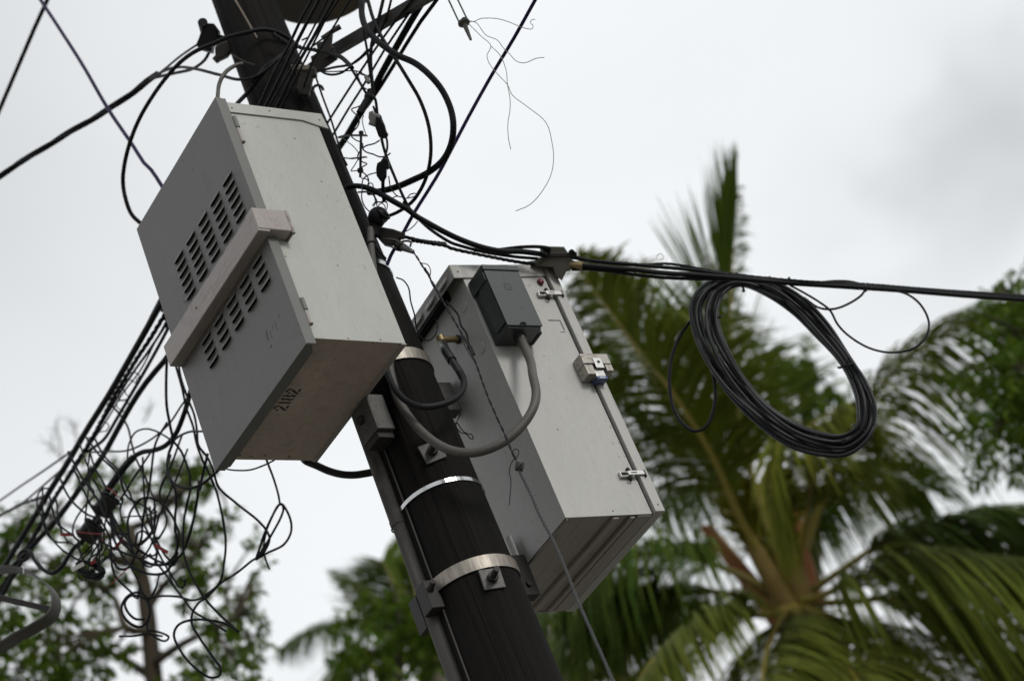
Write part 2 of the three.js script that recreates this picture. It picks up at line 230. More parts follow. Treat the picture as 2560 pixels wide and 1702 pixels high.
{
  const D = 0.2587, H = 0.75, W = 0.476, cab = thing('equipment_cabinet', 'grey-white steel equipment cabinet with louvred door, numbered 2182 underneath', 'cabinet', [-0.4157, 4.0816, -3.8039], 0.78383, 'pole cabinets');
  const y0 = 0.0152;
  part(cab, 'side_panel', bx(0.0005, D, y0, 0.748, -0.002, 0, 0.0008), M.shell);
  part(cab, 'side_panel', bx(0.0005, D, y0, 0.748, -W, -W + 0.002), M.shell);
  part(cab, 'back_panel', bx(D - 0.002, D, y0 + 0.002, 0.744, -W + 0.003, -0.003), M.shell);
  part(cab, 'top_panel', bx(0.001, 0.277, 0.7485, 0.7515, -W - 0.004, 0.0002), M.shell);
  // rain cap flange on the near side
  part(cab, 'rain_cap', extrude([[-0.001, 0.7205], [0.212, 0.7262], [0.262, 0.7125], [0.2834, 0.7075], [0.2785, 0.757], [-0.001, 0.7525]], 0.0032, 0.0006).translate(0, 0, 0.0008), M.shell);
  for (const [x, y] of [[0.012, 0.734], [0.121, 0.742], [0.2648, 0.7334]]) part(cab, 'screw_hole', new THREE.CylinderGeometry(0.0022, 0.0022, 0.001, 10).rotateX(Math.PI / 2), M.black, [x, y, 0.0048]);
  for (const [x, y] of [[0.032, 0.694], [0.07, 0.690]]) part(cab, 'knockout', new THREE.SphereGeometry(0.0085, 18, 8).scale(1, 1, 0.13), M.shell, [x, y, 0]);
  for (const [x, y] of [[0.011, 0.2592], [0.15, 0.245], [0.2, 0.52], [0.17, 0.66], [0.19, 0.022], [0.1, 0.02]]) part(cab, 'rivet', new THREE.SphereGeometry(0.0024, 10, 6).scale(1, 1, 0.5), M.rusty, [x, y, 0]);
  { // bottom sheet with the stencilled number
    const cw = 512, ch = 940, cv = document.createElement('canvas'); cv.width = cw; cv.height = ch; const x = cv.getContext('2d'); const r = rng(5);
    x.fillStyle = 'rgb(164,150,142)'; x.fillRect(0, 0, cw, ch);
    x.fillStyle = 'rgba(202,186,176,0.55)'; for (let i = 0; i < 60; i++) { x.beginPath(); x.ellipse(70 + r() * 130, 170 + r() * 420, 14 + 26 * r(), 18 + 30 * r(), r() * 3, 0, 7); x.globalAlpha = 0.12; x.fill(); } x.globalAlpha = 1;
    for (let i = 0; i < 5200; i++) { const a = r() * 0.05; x.fillStyle = r() < 0.5 ? `rgba(70,50,35,${a})` : `rgba(220,205,190,${a})`; const s = 1 + r() * r() * 22; x.beginPath(); x.ellipse(r() * cw, r() * ch, s, s * (0.5 + r()), r() * 3, 0, 7); x.fill(); }
    for (let i = 0; i < 70; i++) { x.fillStyle = `rgba(60,32,18,${0.25 + 0.4 * r()})`; const e = r(); const px = e < 0.5 ? cw - 6 - r() * r() * 40 : r() * cw, py = e < 0.5 ? r() * ch : (r() < 0.5 ? r() * r() * 30 : ch - r() * r() * 40); x.beginPath(); x.ellipse(px, py, 1 + 4 * r(), 1 + 6 * r(), r() * 3, 0, 7); x.fill(); }
    const num = (ch0, cx) => { x.save(); x.translate(cx, 0); x.lineWidth = 12.5; x.strokeStyle = 'rgba(16,14,12,0.95)'; const p = (f) => { x.beginPath(); f(); x.stroke(); };
      if (ch0 === '2') { p(() => x.arc(0, -54, 15, -2.2, 0.35)); p(() => { x.moveTo(12, -44); x.lineTo(-13, -12); }); p(() => { x.moveTo(-2, -5); x.lineTo(21, -5); }); x.fillStyle = x.strokeStyle; x.beginPath(); x.arc(-15, -50, 7.5, 0, 7); x.fill(); p(() => { x.moveTo(-21, -5); x.lineTo(-9, -5); }); }
      if (ch0 === '1') { p(() => { x.moveTo(0, -72); x.lineTo(0, -2); }); }
      if (ch0 === '8') { for (const [cy, rr] of [[-54, 13.5], [-21, 15.5]]) { p(() => x.arc(-1.5, cy, rr, 1.8, 4.48)); p(() => x.arc(1.5, cy, rr, -1.34, 1.34)); } }
      x.restore(); };
    x.save(); x.translate(0.068 / D * cw, (1 - (W - 0.277) / W) * ch); x.rotate(-Math.PI / 2); [['2', 24], ['1', 66], ['8', 106], ['2', 154]].forEach(([c, q]) => num(c, q)); x.restore();
    const t = new THREE.CanvasTexture(cv); t.colorSpace = THREE.SRGBColorSpace;
    const g = new THREE.BufferGeometry(); const zz = [-W, 0], xx = [0, D], pos = [], uv = [];
    for (const [i, j] of [[0, 0], [1, 0], [1, 1], [0, 0], [1, 1], [0, 1]]) { pos.push(xx[i], y0 - 0.0005, zz[j]); uv.push(i, j); }
    g.setAttribute('position', new THREE.Float32BufferAttribute(pos, 3)); g.setAttribute('uv', new THREE.Float32BufferAttribute(uv, 2)); g.computeVertexNormals();
    const bp = part(cab, 'bottom_panel', g, std({ map: t, roughness: 0.6, side: THREE.DoubleSide })); bp.userData.label = 'worn underside stencilled 2182';
    part(bp, 'back_flange', bx(D - 0.012, D + 0.001, y0 - 0.004, y0 - 0.0008, -W, 0.0005), M.bar);
    for (const [bxx, bz] of [[0.03, -0.458], [0.065, -0.462], [0.1, -0.458], [0.17, -0.46], [0.2485, -0.13], [0.2485, -0.3]]) part(bp, 'rivet', new THREE.SphereGeometry(0.0035, 10, 6).scale(1, 0.6, 1), M.rusty, [bxx, y0 - 0.001, bz]);
  }
  // door: pressed sheet with slots, returned edges, louvre hoods
  const zl = -0.491, zr = 0.0104, yb = -0.0104, yt = 0.7604, s = new THREE.Shape([[zl, yb], [zr, yb], [zr, yt], [zl, yt]].map(a => new THREE.Vector2(...a)));
  const spots = []; for (let c = 0; c < 5; c++) for (let k = 0; k < 15; k++) { if (k > 7 && k < 11) continue; spots.push([-0.0575 - 0.0735 * c, 0.5485 - 0.0236 * k]); }
  for (const [z, y] of spots) { const h = new THREE.Path(); h.moveTo(z - 0.023, y - 0.007); h.lineTo(z + 0.023, y - 0.007); h.lineTo(z + 0.023, y + 0.002); h.lineTo(z - 0.023, y + 0.002); h.closePath(); s.holes.push(h); }
  const dg = new THREE.ExtrudeGeometry(s, { depth: 0.0018, bevelEnabled: true, bevelThickness: 0.0006, bevelSize: 0.0006, bevelOffset: -0.0006, bevelSegments: 2 }).applyMatrix4(toDoor).translate(-0.0266, 0, 0);
  { const P = dg.attributes.position, uv = dg.attributes.uv; for (let i = 0; i < P.count; i++) uv.setXY(i, P.getZ(i) * 2 + 1, P.getY(i) * 1.3); }
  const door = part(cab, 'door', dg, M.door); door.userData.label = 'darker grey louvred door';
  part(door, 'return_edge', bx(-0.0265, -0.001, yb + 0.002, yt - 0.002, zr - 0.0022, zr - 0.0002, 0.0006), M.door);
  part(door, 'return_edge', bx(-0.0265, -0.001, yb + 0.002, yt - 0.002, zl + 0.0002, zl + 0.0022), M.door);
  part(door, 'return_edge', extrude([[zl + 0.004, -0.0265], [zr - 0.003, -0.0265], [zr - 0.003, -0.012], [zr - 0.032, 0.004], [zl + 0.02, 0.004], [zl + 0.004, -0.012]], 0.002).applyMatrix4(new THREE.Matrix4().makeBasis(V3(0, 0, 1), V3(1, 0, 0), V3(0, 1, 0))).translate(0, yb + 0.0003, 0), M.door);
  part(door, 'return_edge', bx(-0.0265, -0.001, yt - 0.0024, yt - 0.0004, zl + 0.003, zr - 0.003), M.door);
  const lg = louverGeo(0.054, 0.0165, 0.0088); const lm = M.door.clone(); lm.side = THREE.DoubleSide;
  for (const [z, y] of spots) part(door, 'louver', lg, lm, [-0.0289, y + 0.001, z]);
  { // faint scrawl: marker on paint
    const mk = std({ color: C(0.055, 0.052, 0.055), roughness: 0.8 }); const line = (pts, w) => tube(pts.map(([z, y]) => V3(-0.0291, y, z)), w, 5, 4).applyMatrix4(new THREE.Matrix4().makeTranslation(0.0291, 0, 0)).scale(0.15, 1, 1).translate(-0.02915, 0, 0);
    part(door, 'marker_scrawl', merge([line([[-0.112, 0.125], [-0.118, 0.112], [-0.119, 0.098]], 0.0021), line([[-0.1195, 0.078], [-0.116, 0.083], [-0.1145, 0.077]], 0.0014), line([[-0.047, 0.122], [-0.05, 0.118], [-0.051, 0.112]], 0.0012), line([[-0.392, 0.44], [-0.385, 0.428], [-0.372, 0.435]], 0.0013), line([[-0.099, 0.112], [-0.102, 0.1], [-0.101, 0.09]], 0.0008), line([[-0.085, 0.12], [-0.088, 0.106]], 0.0008), line([[-0.07, 0.12], [-0.073, 0.104], [-0.075, 0.092]], 0.0008)]), mk); }
  { // locking bar
    const b = part(cab, 'locking_bar', bx(-0.064, -0.0305, 0.303, 0.367, -0.488, 0.034, 0.003), M.bar); b.userData.label = 'pinkish weathered locking bar';
    const e = part(b, 'end_plate', bx(-0.0632, 0.0285, 0.3085, 0.3735, 0.0005, 0.0362, 0.0035), M.bar);
    part(b, 'stiffener', bx(-0.0305, -0.0292, 0.30, 0.37, -0.486, 0.008), M.rusty);
    for (let i = 0; i < 4; i++) part(b, 'hinge_knuckle', new THREE.CylinderGeometry(0.0045, 0.0045, 0.0165, 10), i % 2 ? M.bar : M.rusty, [0.0325, 0.3135 + i * 0.0172, 0.006 + 0.026]);
    part(b, 'hinge_leaf', bx(0.0285, 0.034, 0.306, 0.378, 0.0005, 0.031), M.rusty);
    part(b, 'rivet', new THREE.SphereGeometry(0.003, 8, 6), M.rusty, [-0.0645, 0.34, -0.30]);
  }
  for (const [yA, yB, yC] of [[0.697, 0.662, 0.613], [0.123, 0.09, 0.048]]) {
    const h = part(cab, 'hinge', new THREE.CylinderGeometry(0.0062, 0.0062, yA - yB, 14), M.door, [0.0035, (yA + yB) / 2, 0.0095]);
    part(h, 'pin', new THREE.CylinderGeometry(0.0045, 0.0045, yB - yC - 0.003, 12), M.bar, [0, -(yA - yB) / 2 - (yB - yC) / 2 + 0.001, -0.001]);
    part(h, 'pin_tip', new THREE.SphereGeometry(0.0062, 10, 8).scale(1, 0.7, 1), M.rusty, [0, -(yA - yB) / 2 - (yB - yC) + 0.001, 0]);
    part(h, 'leaf', bx(-0.006, 0, -(yA - yB) / 2, (yA - yB) / 2, -0.009, -0.002), M.door);
  }
}
{
  const D = 0.284, H = 0.8, W = 0.4515, cab = thing('equipment_cabinet', 'white steel equipment cabinet behind the pole with conduit box on its side', 'cabinet', [-0.052, 3.679, -4.329], 0.72574, 'pole cabinets');
  part(cab, 'side_panel', bx(0, 0.2655, 0.0, 0.79, -0.002, 0, 0.0008), M.shell2);
  part(cab, 'side_panel', bx(0, 0.2655, 0.0, 0.79, -W, -W + 0.002), M.shell2);
  const back = part(cab, 'back_panel', bx(0.0005, 0.0025, 0.001, 0.785, -W + 0.003, -0.003), M.shell2);
  const bot = part(cab, 'bottom_panel', bx(0.003, 0.266, 0.004, 0.006, -W + 0.003, -0.003), M.bar); bot.userData.label = 'grimy ribbed underside';
  for (const [a, b] of [[0.146, 0.164], [0.2, 0.214]]) part(bot, 'rib', bx(a, b, -0.006, 0.0038, -W + 0.006, -0.006, 0.002), M.bar);
  part(bot, 'lower_lip', bx(0.222, 0.264, -0.003, 0.0036, -W + 0.004, -0.004, 0.001), M.bar);
  part(bot, 'edge_flange', bx(0.003, 0.007, -0.004, 0.0036, -W + 0.004, -0.004), M.rusty);
  for (const [y, z] of [[0.6845, -0.0423], [0.549, -0.0423], [0.30, -0.07]]) part(back, 'knockout', new THREE.CylinderGeometry(0.0145, 0.0155, 0.002, 24).rotateZ(Math.PI / 2), M.shell2, [-0.0005, y, z]);
  // rain cap: front flange, louvred back flange, sloping top
  const cap = part(cab, 'rain_cap', extrude([[-0.03, 0.7415], [0.266, 0.7605], [0.268, 0.7985], [-0.0285, 0.7835]], 0.003, 0.0006).translate(0, 0, 0.0015), M.cap2);
  part(cap, 'back_flange', bx(-0.0308, -0.0288, 0.742, 0.7825, -0.4555, 0.003, 0.0006), M.cap2);
  part(cap, 'cap_top', new THREE.BoxGeometry(0.299, 0.002, 0.46).rotateZ(0.05).translate(0.1195, 0.7915, -0.226), M.cap2);
  const lg2 = louverGeo(0.058, 0.019, 0.008), lm2 = M.cap2.clone(); lm2.side = THREE.DoubleSide;
  for (let i = 0; i < 5; i++) part(cap, 'louver', lg2, lm2, [-0.0306, 0.763, -0.05 - 0.0745 * i]);
  part(cap, 'filter_foam', bx(-0.0275, -0.001, 0.735, 0.765, -0.44, -0.075), M.black);
  for (const [x, y] of [[-0.012, 0.762]]) part(cap, 'screw_hole', new THREE.CylinderGeometry(0.0026, 0.0026, 0.001, 10).rotateX(Math.PI / 2), M.black, [x, y, 0.0052]);
  // door on the far right with its returned edge
  const door = part(cab, 'door', bx(0.272, 0.3015, 0.001, 0.802, -0.46, 0.0095, 0.0012), M.cap2);
  for (const y of [0.782, 0.02]) part(door, 'screw_hole', new THREE.CylinderGeometry(0.0022, 0.0022, 0.001, 10).rotateX(Math.PI / 2), M.black, [0.287, y, 0.0096]);
  part(cab, 'door_gasket', bx(0.2652, 0.2722, 0.004, 0.788, -0.455, -0.004), M.black);
  // small pressed features on the side
  for (const [x, y] of [[0.2437, 0.2158], [0.262, 0.2169], [0.2439, 0.1732], [0.2625, 0.1746], [0.258, 0.2657]]) part(cab, 'rivet', new THREE.SphereGeometry(0.0032, 12, 8).scale(1, 1, 0.45), M.shell2, [x, y, 0]);
  for (const [x, y] of [[0.149, 0.013], [0.09, 0.26]]) part(cab, 'rivet', new THREE.SphereGeometry(0.0022, 10, 6).scale(1, 1, 0.45), M.darkiron, [x, y, 0]);
  part(cab, 'knockout', new THREE.SphereGeometry(0.0095, 18, 8).scale(1, 1, 0.13), M.shell2, [0.2, 0.7345, 0]);
  part(cab, 'label_frame', merge([bx(0.214, 0.252, 0.6095, 0.6115, 0, 0.0012), bx(0.2505, 0.2525, 0.578, 0.6095, 0, 0.0012), bx(0.236, 0.252, 0.571, 0.5722, 0, 0.0008)]), M.darkiron);
  const lens = part(cab, 'indicator_lamp', new THREE.SphereGeometry(0.0088, 18, 12).scale(1, 1.15, 0.85), M.red, [0.242, 0.7385, 0.005]); lens.userData.label = 'dark red indicator lens';
  part(lens, 'bezel', new THREE.TorusGeometry(0.0088, 0.0012, 6, 18), M.darkiron, [0, 0, -0.004]);
  for (const y of [0.694, 0.114]) {
    const l = part(cab, 'draw_latch', bx(0.213, 0.252, y - 0.0075, y + 0.0075, 0.0005, 0.011, 0.001), M.tin);
    part(l, 'slot', bx(0.216, 0.2335, y - 0.0042, y + 0.0042, 0.0113, 0.0124), M.black);
    part(l, 'arm', bx(0.236, 0.2875, y - 0.0062, y + 0.0062, 0.0125, 0.0155, 0.001), M.tin);
    part(l, 'arm_slot', bx(0.244, 0.262, y - 0.0012, y + 0.0012, 0.0152, 0.0162), M.black);
    part(l, 'hook', bx(0.2855, 0.2885, y - 0.013, y + 0.0075, 0.0095, 0.0165), M.darkiron);
    for (const s of [-1, 1]) part(l, 'spring', merge([0, 1, 2].map(i => new THREE.TorusGeometry(0.0058, 0.0013, 6, 14).rotateY(0.4).translate(0, 0, 0.003 * i))), M.darkiron, [0.2425 + s * 0.002, y + s * 0.0125, 0.004]);
  }
  { // boxed padlock hasp
    const b = part(cab, 'lock_hasp', merge([bx(0.2295, 0.318, 0.438, 0.4705, 0.001, 0.0395, 0.002), bx(0.2295, 0.256, 0.405, 0.4372, 0.001, 0.0385, 0.002), bx(0.296, 0.318, 0.416, 0.4372, 0.012, 0.0385, 0.002)]), M.stained); b.userData.label = 'rust-stained steel padlock hasp';
    part(b, 'lock_plate', bx(0.262, 0.2875, 0.4225, 0.4545, 0.0397, 0.0425, 0.001), M.tin);
    part(b, 'keyhole', new THREE.CylinderGeometry(0.0042, 0.0042, 0.001, 14).rotateX(Math.PI / 2), M.black, [0.2755, 0.4415, 0.043]);
    part(b, 'groove', bx(0.231, 0.2615, 0.4362, 0.4392, 0.039, 0.0403), M.black);
  }
}
{ // laminated padlock with its blue printed band
  const cab = { p: V3(-0.052, 3.679, -4.329), r: 0.72574 }, o = V3(0.2725, 0.407, 0.022).applyAxisAngle(V3(0, 1, 0), cab.r).add(cab.p);
  const t = thing('padlock', 'steel laminated padlock with blue band hanging in the hasp', 'padlock', [o.x, o.y, o.z], cab.r);
  part(t, 'body', bx(-0.016, 0.016, -0.013, 0.016, -0.012, 0.0125, 0.003), M.tin);
  const cv = document.createElement('canvas'); cv.width = 256; cv.height = 64; const x = cv.getContext('2d'); x.fillStyle = 'rgb(40,62,100)'; x.fillRect(0, 0, 256, 64); x.fillStyle = 'rgb(225,228,232)'; x.font = 'italic bold 46px sans-serif'; x.textAlign = 'center'; x.textBaseline = 'middle'; x.fillText('Master', 128, 34);
  const ct = new THREE.CanvasTexture(cv); ct.colorSpace = THREE.SRGBColorSpace; const blue = std({ color: C(0.02, 0.04, 0.1), roughness: 0.4 });
  const bumper = part(t, 'blue_band', bx(-0.0172, 0.0172, -0.016, -0.0055, -0.0132, 0.0137, 0.0015), blue);
  part(bumper, 'printed_name', new THREE.PlaneGeometry(0.03, 0.0085), std({ map: ct, roughness: 0.4 }), [0, -0.0108, 0.0141]);
  part(t, 'shackle', new THREE.TorusGeometry(0.0095, 0.003, 8, 16, Math.PI), M.tin, [0, 0.016, 0]);
}
const cab2 = (x, y, z) => V3(x, y, z).applyAxisAngle(V3(0, 1, 0), 0.72574).add(V3(-0.052, 3.679, -4.329));
const cab1 = (x, y, z) => V3(x, y, z).applyAxisAngle(V3(0, 1, 0), 0.78383).add(V3(-0.4157, 4.0816, -3.8039));
{ // dark grey conduit box on the side of the white cabinet
  const o = cab2(0.0065, 0.52, 0.0008), t = thing('disconnect_box', 'dark grey metal disconnect box on the white cabinet side', 'electrical box', [o.x, o.y, o.z], 0.72574);
  part(t, 'enclosure', bx(0.003, 0.105, 0.002, 0.186, 0, 0.074, 0.0015), M.darkbox);
  const cover = part(t, 'cover', merge([bx(0, 0.108, 0.0065, 0.1855, 0.0745, 0.0795, 0.0012), bx(-0.0004, 0.0024, 0.02, 0.1855, 0.03, 0.074)]), M.darkbox);
  part(t, 'hood', merge([bx(-0.002, 0.111, 0.187, 0.203, 0.002, 0.082, 0.0015), bx(-0.003, -0.0005, 0.158, 0.1868, 0.002, 0.0735, 0.0008), bx(0.1085, 0.111, 0.158, 0.1868, 0.002, 0.0735, 0.0008)]), M.darkbox);
  part(cover, 'embossed_square', merge([bx(0.043, 0.062, 0.1225, 0.1237, 0.0792, 0.0803), bx(0.043, 0.062, 0.1413, 0.1425, 0.0792, 0.0803), bx(0.043, 0.0442, 0.1237, 0.1413, 0.0792, 0.0803), bx(0.0608, 0.062, 0.1237, 0.1413, 0.0792, 0.0803)]), M.darkbox);
  part(cover, 'embossed_square', merge([bx(0.0485, 0.0565, 0.1285, 0.1365, 0.0792, 0.0799)]), M.darkbox);
  part(cover, 'hasp_loop', new THREE.TorusGeometry(0.0058, 0.0022, 8, 16).rotateX(-0.5), M.black, [0.047, 0.0095, 0.084]);
  part(t, 'knockout', new THREE.TorusGeometry(0.0115, 0.0011, 6, 24).rotateY(Math.PI / 2), M.darkbox, [0.0028, 0.028, 0.033]);
  part(t, 'knockout', new THREE.TorusGeometry(0.0075, 0.001, 6, 24).rotateY(Math.PI / 2), M.darkbox, [0.0028, 0.028, 0.033]);
  part(t, 'hub_flange', bx(0.1085, 0.121, 0.004, 0.05, 0.002, 0.052, 0.001), M.black);
  part(t, 'conduit_nut', new THREE.CylinderGeometry(0.0165, 0.0155, 0.02, 8), M.darkbox, [0.056, -0.008, 0.04]);
}
{ // mounting hardware between pole and cabinets
  const o = cab1(0.2525, -0.085, -0.2), t = thing('standoff_bracket', 'galvanized square standoff bracket under the left cabinet back', 'bracket', [o.x, o.y, o.z], 0.78383, 'cabinet standoffs');
  part(t, 'channel', bx(0, 0.052, 0, 0.102, -0.078, 0, 0.002), M.galv); part(t, 'bolt_head', new THREE.CylinderGeometry(0.012, 0.012, 0.01, 6).rotateZ(Math.PI / 2), M.darkiron, [-0.004, 0.055, -0.045]);
  part(t, 'foot_plate', bx(0.004, 0.05, -0.018, -0.0005, -0.07, -0.012, 0.001), M.darkiron);
  const o2 = cab2(-0.052, -0.092, -0.228), t2 = thing('standoff_bracket', 'dark iron standoff block between low band and white cabinet', 'bracket', [o2.x, o2.y, o2.z], 0.72574, 'cabinet standoffs');
  part(t2, 'channel', bx(0, 0.05, 0, 0.115, 0, 0.034, 0.002), M.darkiron); part(t2, 'bolt_head', new THREE.CylinderGeometry(0.008, 0.008, 0.008, 6).rotateX(Math.PI / 2), M.darkiron, [0.025, 0.03, 0.037]);
  const o3 = cab2(-0.05, 0.50, -0.24), t3 = thing('standoff_bracket', 'grey standoff plate behind the brass elbow at the pole', 'bracket', [o3.x, o3.y, o3.z], 0.72574, 'cabinet standoffs');
  part(t3, 'channel', bx(0, 0.045, -0.03, 0.06, 0, 0.04, 0.003), M.galv); part(t3, 'arm', bx(-0.006, -0.0005, -0.07, 0.05, 0.002, 0.036, 0.002), M.darkiron);
  const o4 = cab2(-0.03, 0.0, -0.195), t4 = thing('mounting_skirt', 'curved white sheet skirt on the white cabinet back corner', 'skirt', [o4.x, o4.y, o4.z], 0.72574);
  part(t4, 'sheet', new THREE.CylinderGeometry(0.029, 0.029, 0.085, 20, 1, true, Math.PI * 0.9, Math.PI * 0.9).translate(0.031, 0.04, -0.026), std({ color: C(0.42, 0.42, 0.41), metalness: 0.4, roughness: 0.35, side: THREE.DoubleSide })); part(t4, 'web', bx(0.0, 0.029, -0.002, 0.083, -0.055, -0.0535), M.shell2);
}
// ---------------------------------------------------------------- cables and line hardware
// survey views: [left, top, scale] of the enlargements in which the points were read off the photograph
const VW = { A: [0, 0, 2.743], B: [500, 0, 2.6133], C: [480, 0, 5.2275], D: [700, 0, 5.2275], E: [850, 250, 6.2733], F: [850, 450, 6.2733], G: [840, 200, 3.1367], H: [0, 750, 2.9488], I: [0, 1150, 2.84], J: [1300, 550, 1.8722], K: [1300, 1050, 1.8722], L: [950, 600, 2.6133], M: [900, 1050, 2.405], N: [200, 900, 5.2275], O: [200, 1180, 5.2275], P: [1250, 560, 5.2422], Q: [0, 1250, 4.02], R: [850, 880, 4.9], S: [380, 700, 3.136], X: [0, 0, 1] };
function px(list) { let v = VW.X; const out = []; for (const e of list) { if (typeof e === 'string') v = VW[e]; else out.push([v[0] + e[0] / v[2], v[1] + e[1] / v[2]]); } return out; }
function lay(list, depth) { // points in space: depth is {y: level} or a list of distances spread along the run
  const p = px(list), n = p.length; if (depth.y !== undefined) return p.map(([x, y]) => atY(x, y, depth.y));
  const d = Array.isArray(depth) ? depth : [depth]; const cum = [0]; for (let i = 1; i < n; i++) cum.push(cum[i - 1] + Math.hypot(p[i][0] - p[i - 1][0], p[i][1] - p[i - 1][1]));
  return p.map(([x, y], i) => { const t = cum[n - 1] ? cum[i] / cum[n - 1] * (d.length - 1) : 0, k = Math.min(d.length - 2, Math.floor(t)); return at(x, y, d.length === 1 ? d[0] : d[k] + (d[k + 1] - d[k]) * (t - k)); });
}
const mid = (pts) => { const c = V3(); pts.forEach(p => c.add(p)); return c.divideScalar(pts.length).sub(EYE).dot(fwd); };
function extend(pts, a = 0, b = 0) { const n = pts.length; if (a) pts.unshift(pts[0].clone().addScaledVector(pts[0].clone().sub(pts[1]).normalize(), a)); if (b) pts.push(pts[pts.length - 1].clone().addScaledVector(pts[pts.length - 1].clone().sub(pts[pts.length - 2]).normalize(), b)); return pts; }
function wire(label, list, w, depth, mat = M.cable, o = {}) {
  const pts = extend(lay(list, depth), o.a, o.b), r = (w * 1.17 + 0.35) / 2 * mid(pts) / LENS; let g;
  if (o.twist) { // stranded: wires laid round one another
    const c = new THREE.CatmullRomCurve3(pts, false, 'centripetal'), L = c.getLength(), n = Math.round(L / o.pitch * 10), fr = c.computeFrenetFrames(n, false), gs = [];
    for (let k = 0; k < o.twist; k++) { const q = []; for (let i = 0; i <= n; i++) { const a = i / n * L / o.pitch * Math.PI * 2 + k * Math.PI * 2 / o.twist; q.push(c.getPointAt(i / n).addScaledVector(fr.normals[i], Math.cos(a) * r * 0.55).addScaledVector(fr.binormals[i], Math.sin(a) * r * 0.55)); } gs.push(new THREE.TubeGeometry(new THREE.CatmullRomCurve3(q), n * 2, r * 0.52, 6)); }
    g = merge(gs);
  } else g = tube(pts, r, w > 9 ? 12 : 8, o.per ?? 7);
  return solo(o.name ?? 'cable', label, o.cat ?? 'cable', g, mat, o.group);
}
const T = 'thin black wire', GT = { name: 'drop_wire', cat: 'wire' };

// upper left
wire('thick black cable cutting across the top left corner', ['A', [320, 0], [295, 50], [150, 385], [0, 735]], 9, [5.1, 5.3], M.cable, { a: 2.2, b: 2.5 });
wire('dark purple cable slanting from the top left to the louvred cabinet', ['A', [275, 0], [400, 190], [560, 440], [740, 750], [900, 985], [995, 1130], [1030, 1160], [1110, 1280], [1180, 1390]], 7.5, [4.75, 4.5], M.purple, { a: 2 });
wire('thick twisted black cable bundle entering from the left edge', ['A', [0, 1208], [90, 1140], [240, 1050], [400, 950], [550, 862], [720, 762], [900, 640], [1040, 532], [1085, 505]], 13.5, [5.0, 4.6], M.cable, { a: 2, twist: 3, pitch: 0.6 });
wire('black cable from the twisted bundle passing low across the pole', ['A', [1030, 540], [1130, 482], [1220, 460], [1340, 472], [1500, 512], [1650, 545], [1740, 530], [1820, 480], [1950, 370]], 6.5, [4.58, 4.3, 4.15, 4.16]);
wire('black cable from the twisted bundle curling up to the iron spool', ['A', [1040, 535], [1200, 500], [1320, 470], [1400, 412], [1440, 345], [1470, 300]], 6.5, [4.6, 4.34]);
wire('thin black cable from the twisted bundle to the spool top', ['A', [1050, 530], [1130, 470], [1240, 380], [1360, 300], [1420, 270]], 4.5, [4.6, 4.36]);
wire('black cable in a wide hanging loop left of the louvred cabinet', ['A', [1000, 1560], [955, 1525], [900, 1470], [860, 1370], [840, 1250], [850, 1130], [890, 970], [950, 820], [1030, 680], [1130, 540], [1230, 430], [1340, 350], [1470, 295], [1560, 255], [1680, 225], [1800, 200], [1900, 220], [1990, 270], [2040, 330]], 9, [4.62, 4.55, 4.4, 4.28, 4.19, 4.17, 4.25]);
wire('grey conduit hoop rising from the louvred cabinet top corner', ['A', [1492, 700], [1492, 640], [1500, 580], [1520, 530], [1560, 480], [1620, 445], [1660, 436]], 9, [4.14, 4.14, 4.19], M.conduit, { name: 'conduit', cat: 'conduit' });
wire('tape-wrapped black cable crossing the pole down behind the cabinet', ['C', [480, 1500], [590, 1350], [740, 1190], [880, 1000], [960, 880], [1100, 775], [1260, 650], [1330, 560]], 9.5, [4.3, 4.19, 4.16, 4.2]);
{ const p = lay(['C', [800, 1080], [880, 990], [950, 900]], 4.165); solo('cable_splice', 'taped splice lump on the cable crossing the pole', 'splice', tube(p, 0.0085, 10, 6), M.black); }
wire('thin dark twig of wire across the lower pole face', ['C', [500, 700], [600, 760], [700, 810], [820, 850]], 3, 4.19, M.darkiron, { name: 'tie_wire', cat: 'wire' });
// overhead drops that pass in front of the pole and on behind the cabinet, out to the lower left
const YL = 3.44, fan = 'overhead drop wires across the pole top';
[[[1560, 0], [1400, 290], [1280, 560], [1100, 880], [870, 1380], 6.5, 'first'], [[1655, 0], [1480, 330], [1360, 560], [1180, 940], [955, 1390], 7.5, 'second'], [[1765, 0], [1600, 330], [1440, 640], [1260, 960], [1000, 1390], 4.2, 'third'], [[1845, 0], [1690, 290], [1530, 580], [1340, 900], [1100, 1410], 7, 'fourth'], [[1900, 10], [1690, 345], [1590, 560], [1400, 930], [1160, 1420], 4.5, 'fifth'], [[2060, 0], [1890, 290], [1800, 430], [1590, 760], [1420, 1230], 4.2, 'sixth']].forEach((f, i) => {
  const q = f.slice(0, 5), s = ['C', ...q], tail = [[393, 772], [404, 778], [412, 800], [416, 820], [425, 850], [432, 880]][i];
  wire(`${f[6]} from the left of the overhead wires crossing the pole top`, [...s, 'X', tail], f[5], { y: YL + i * 0.012 }, M.cable, { a: 2.2, group: fan, name: 'overhead_wire', cat: 'wire', per: 5 });
});
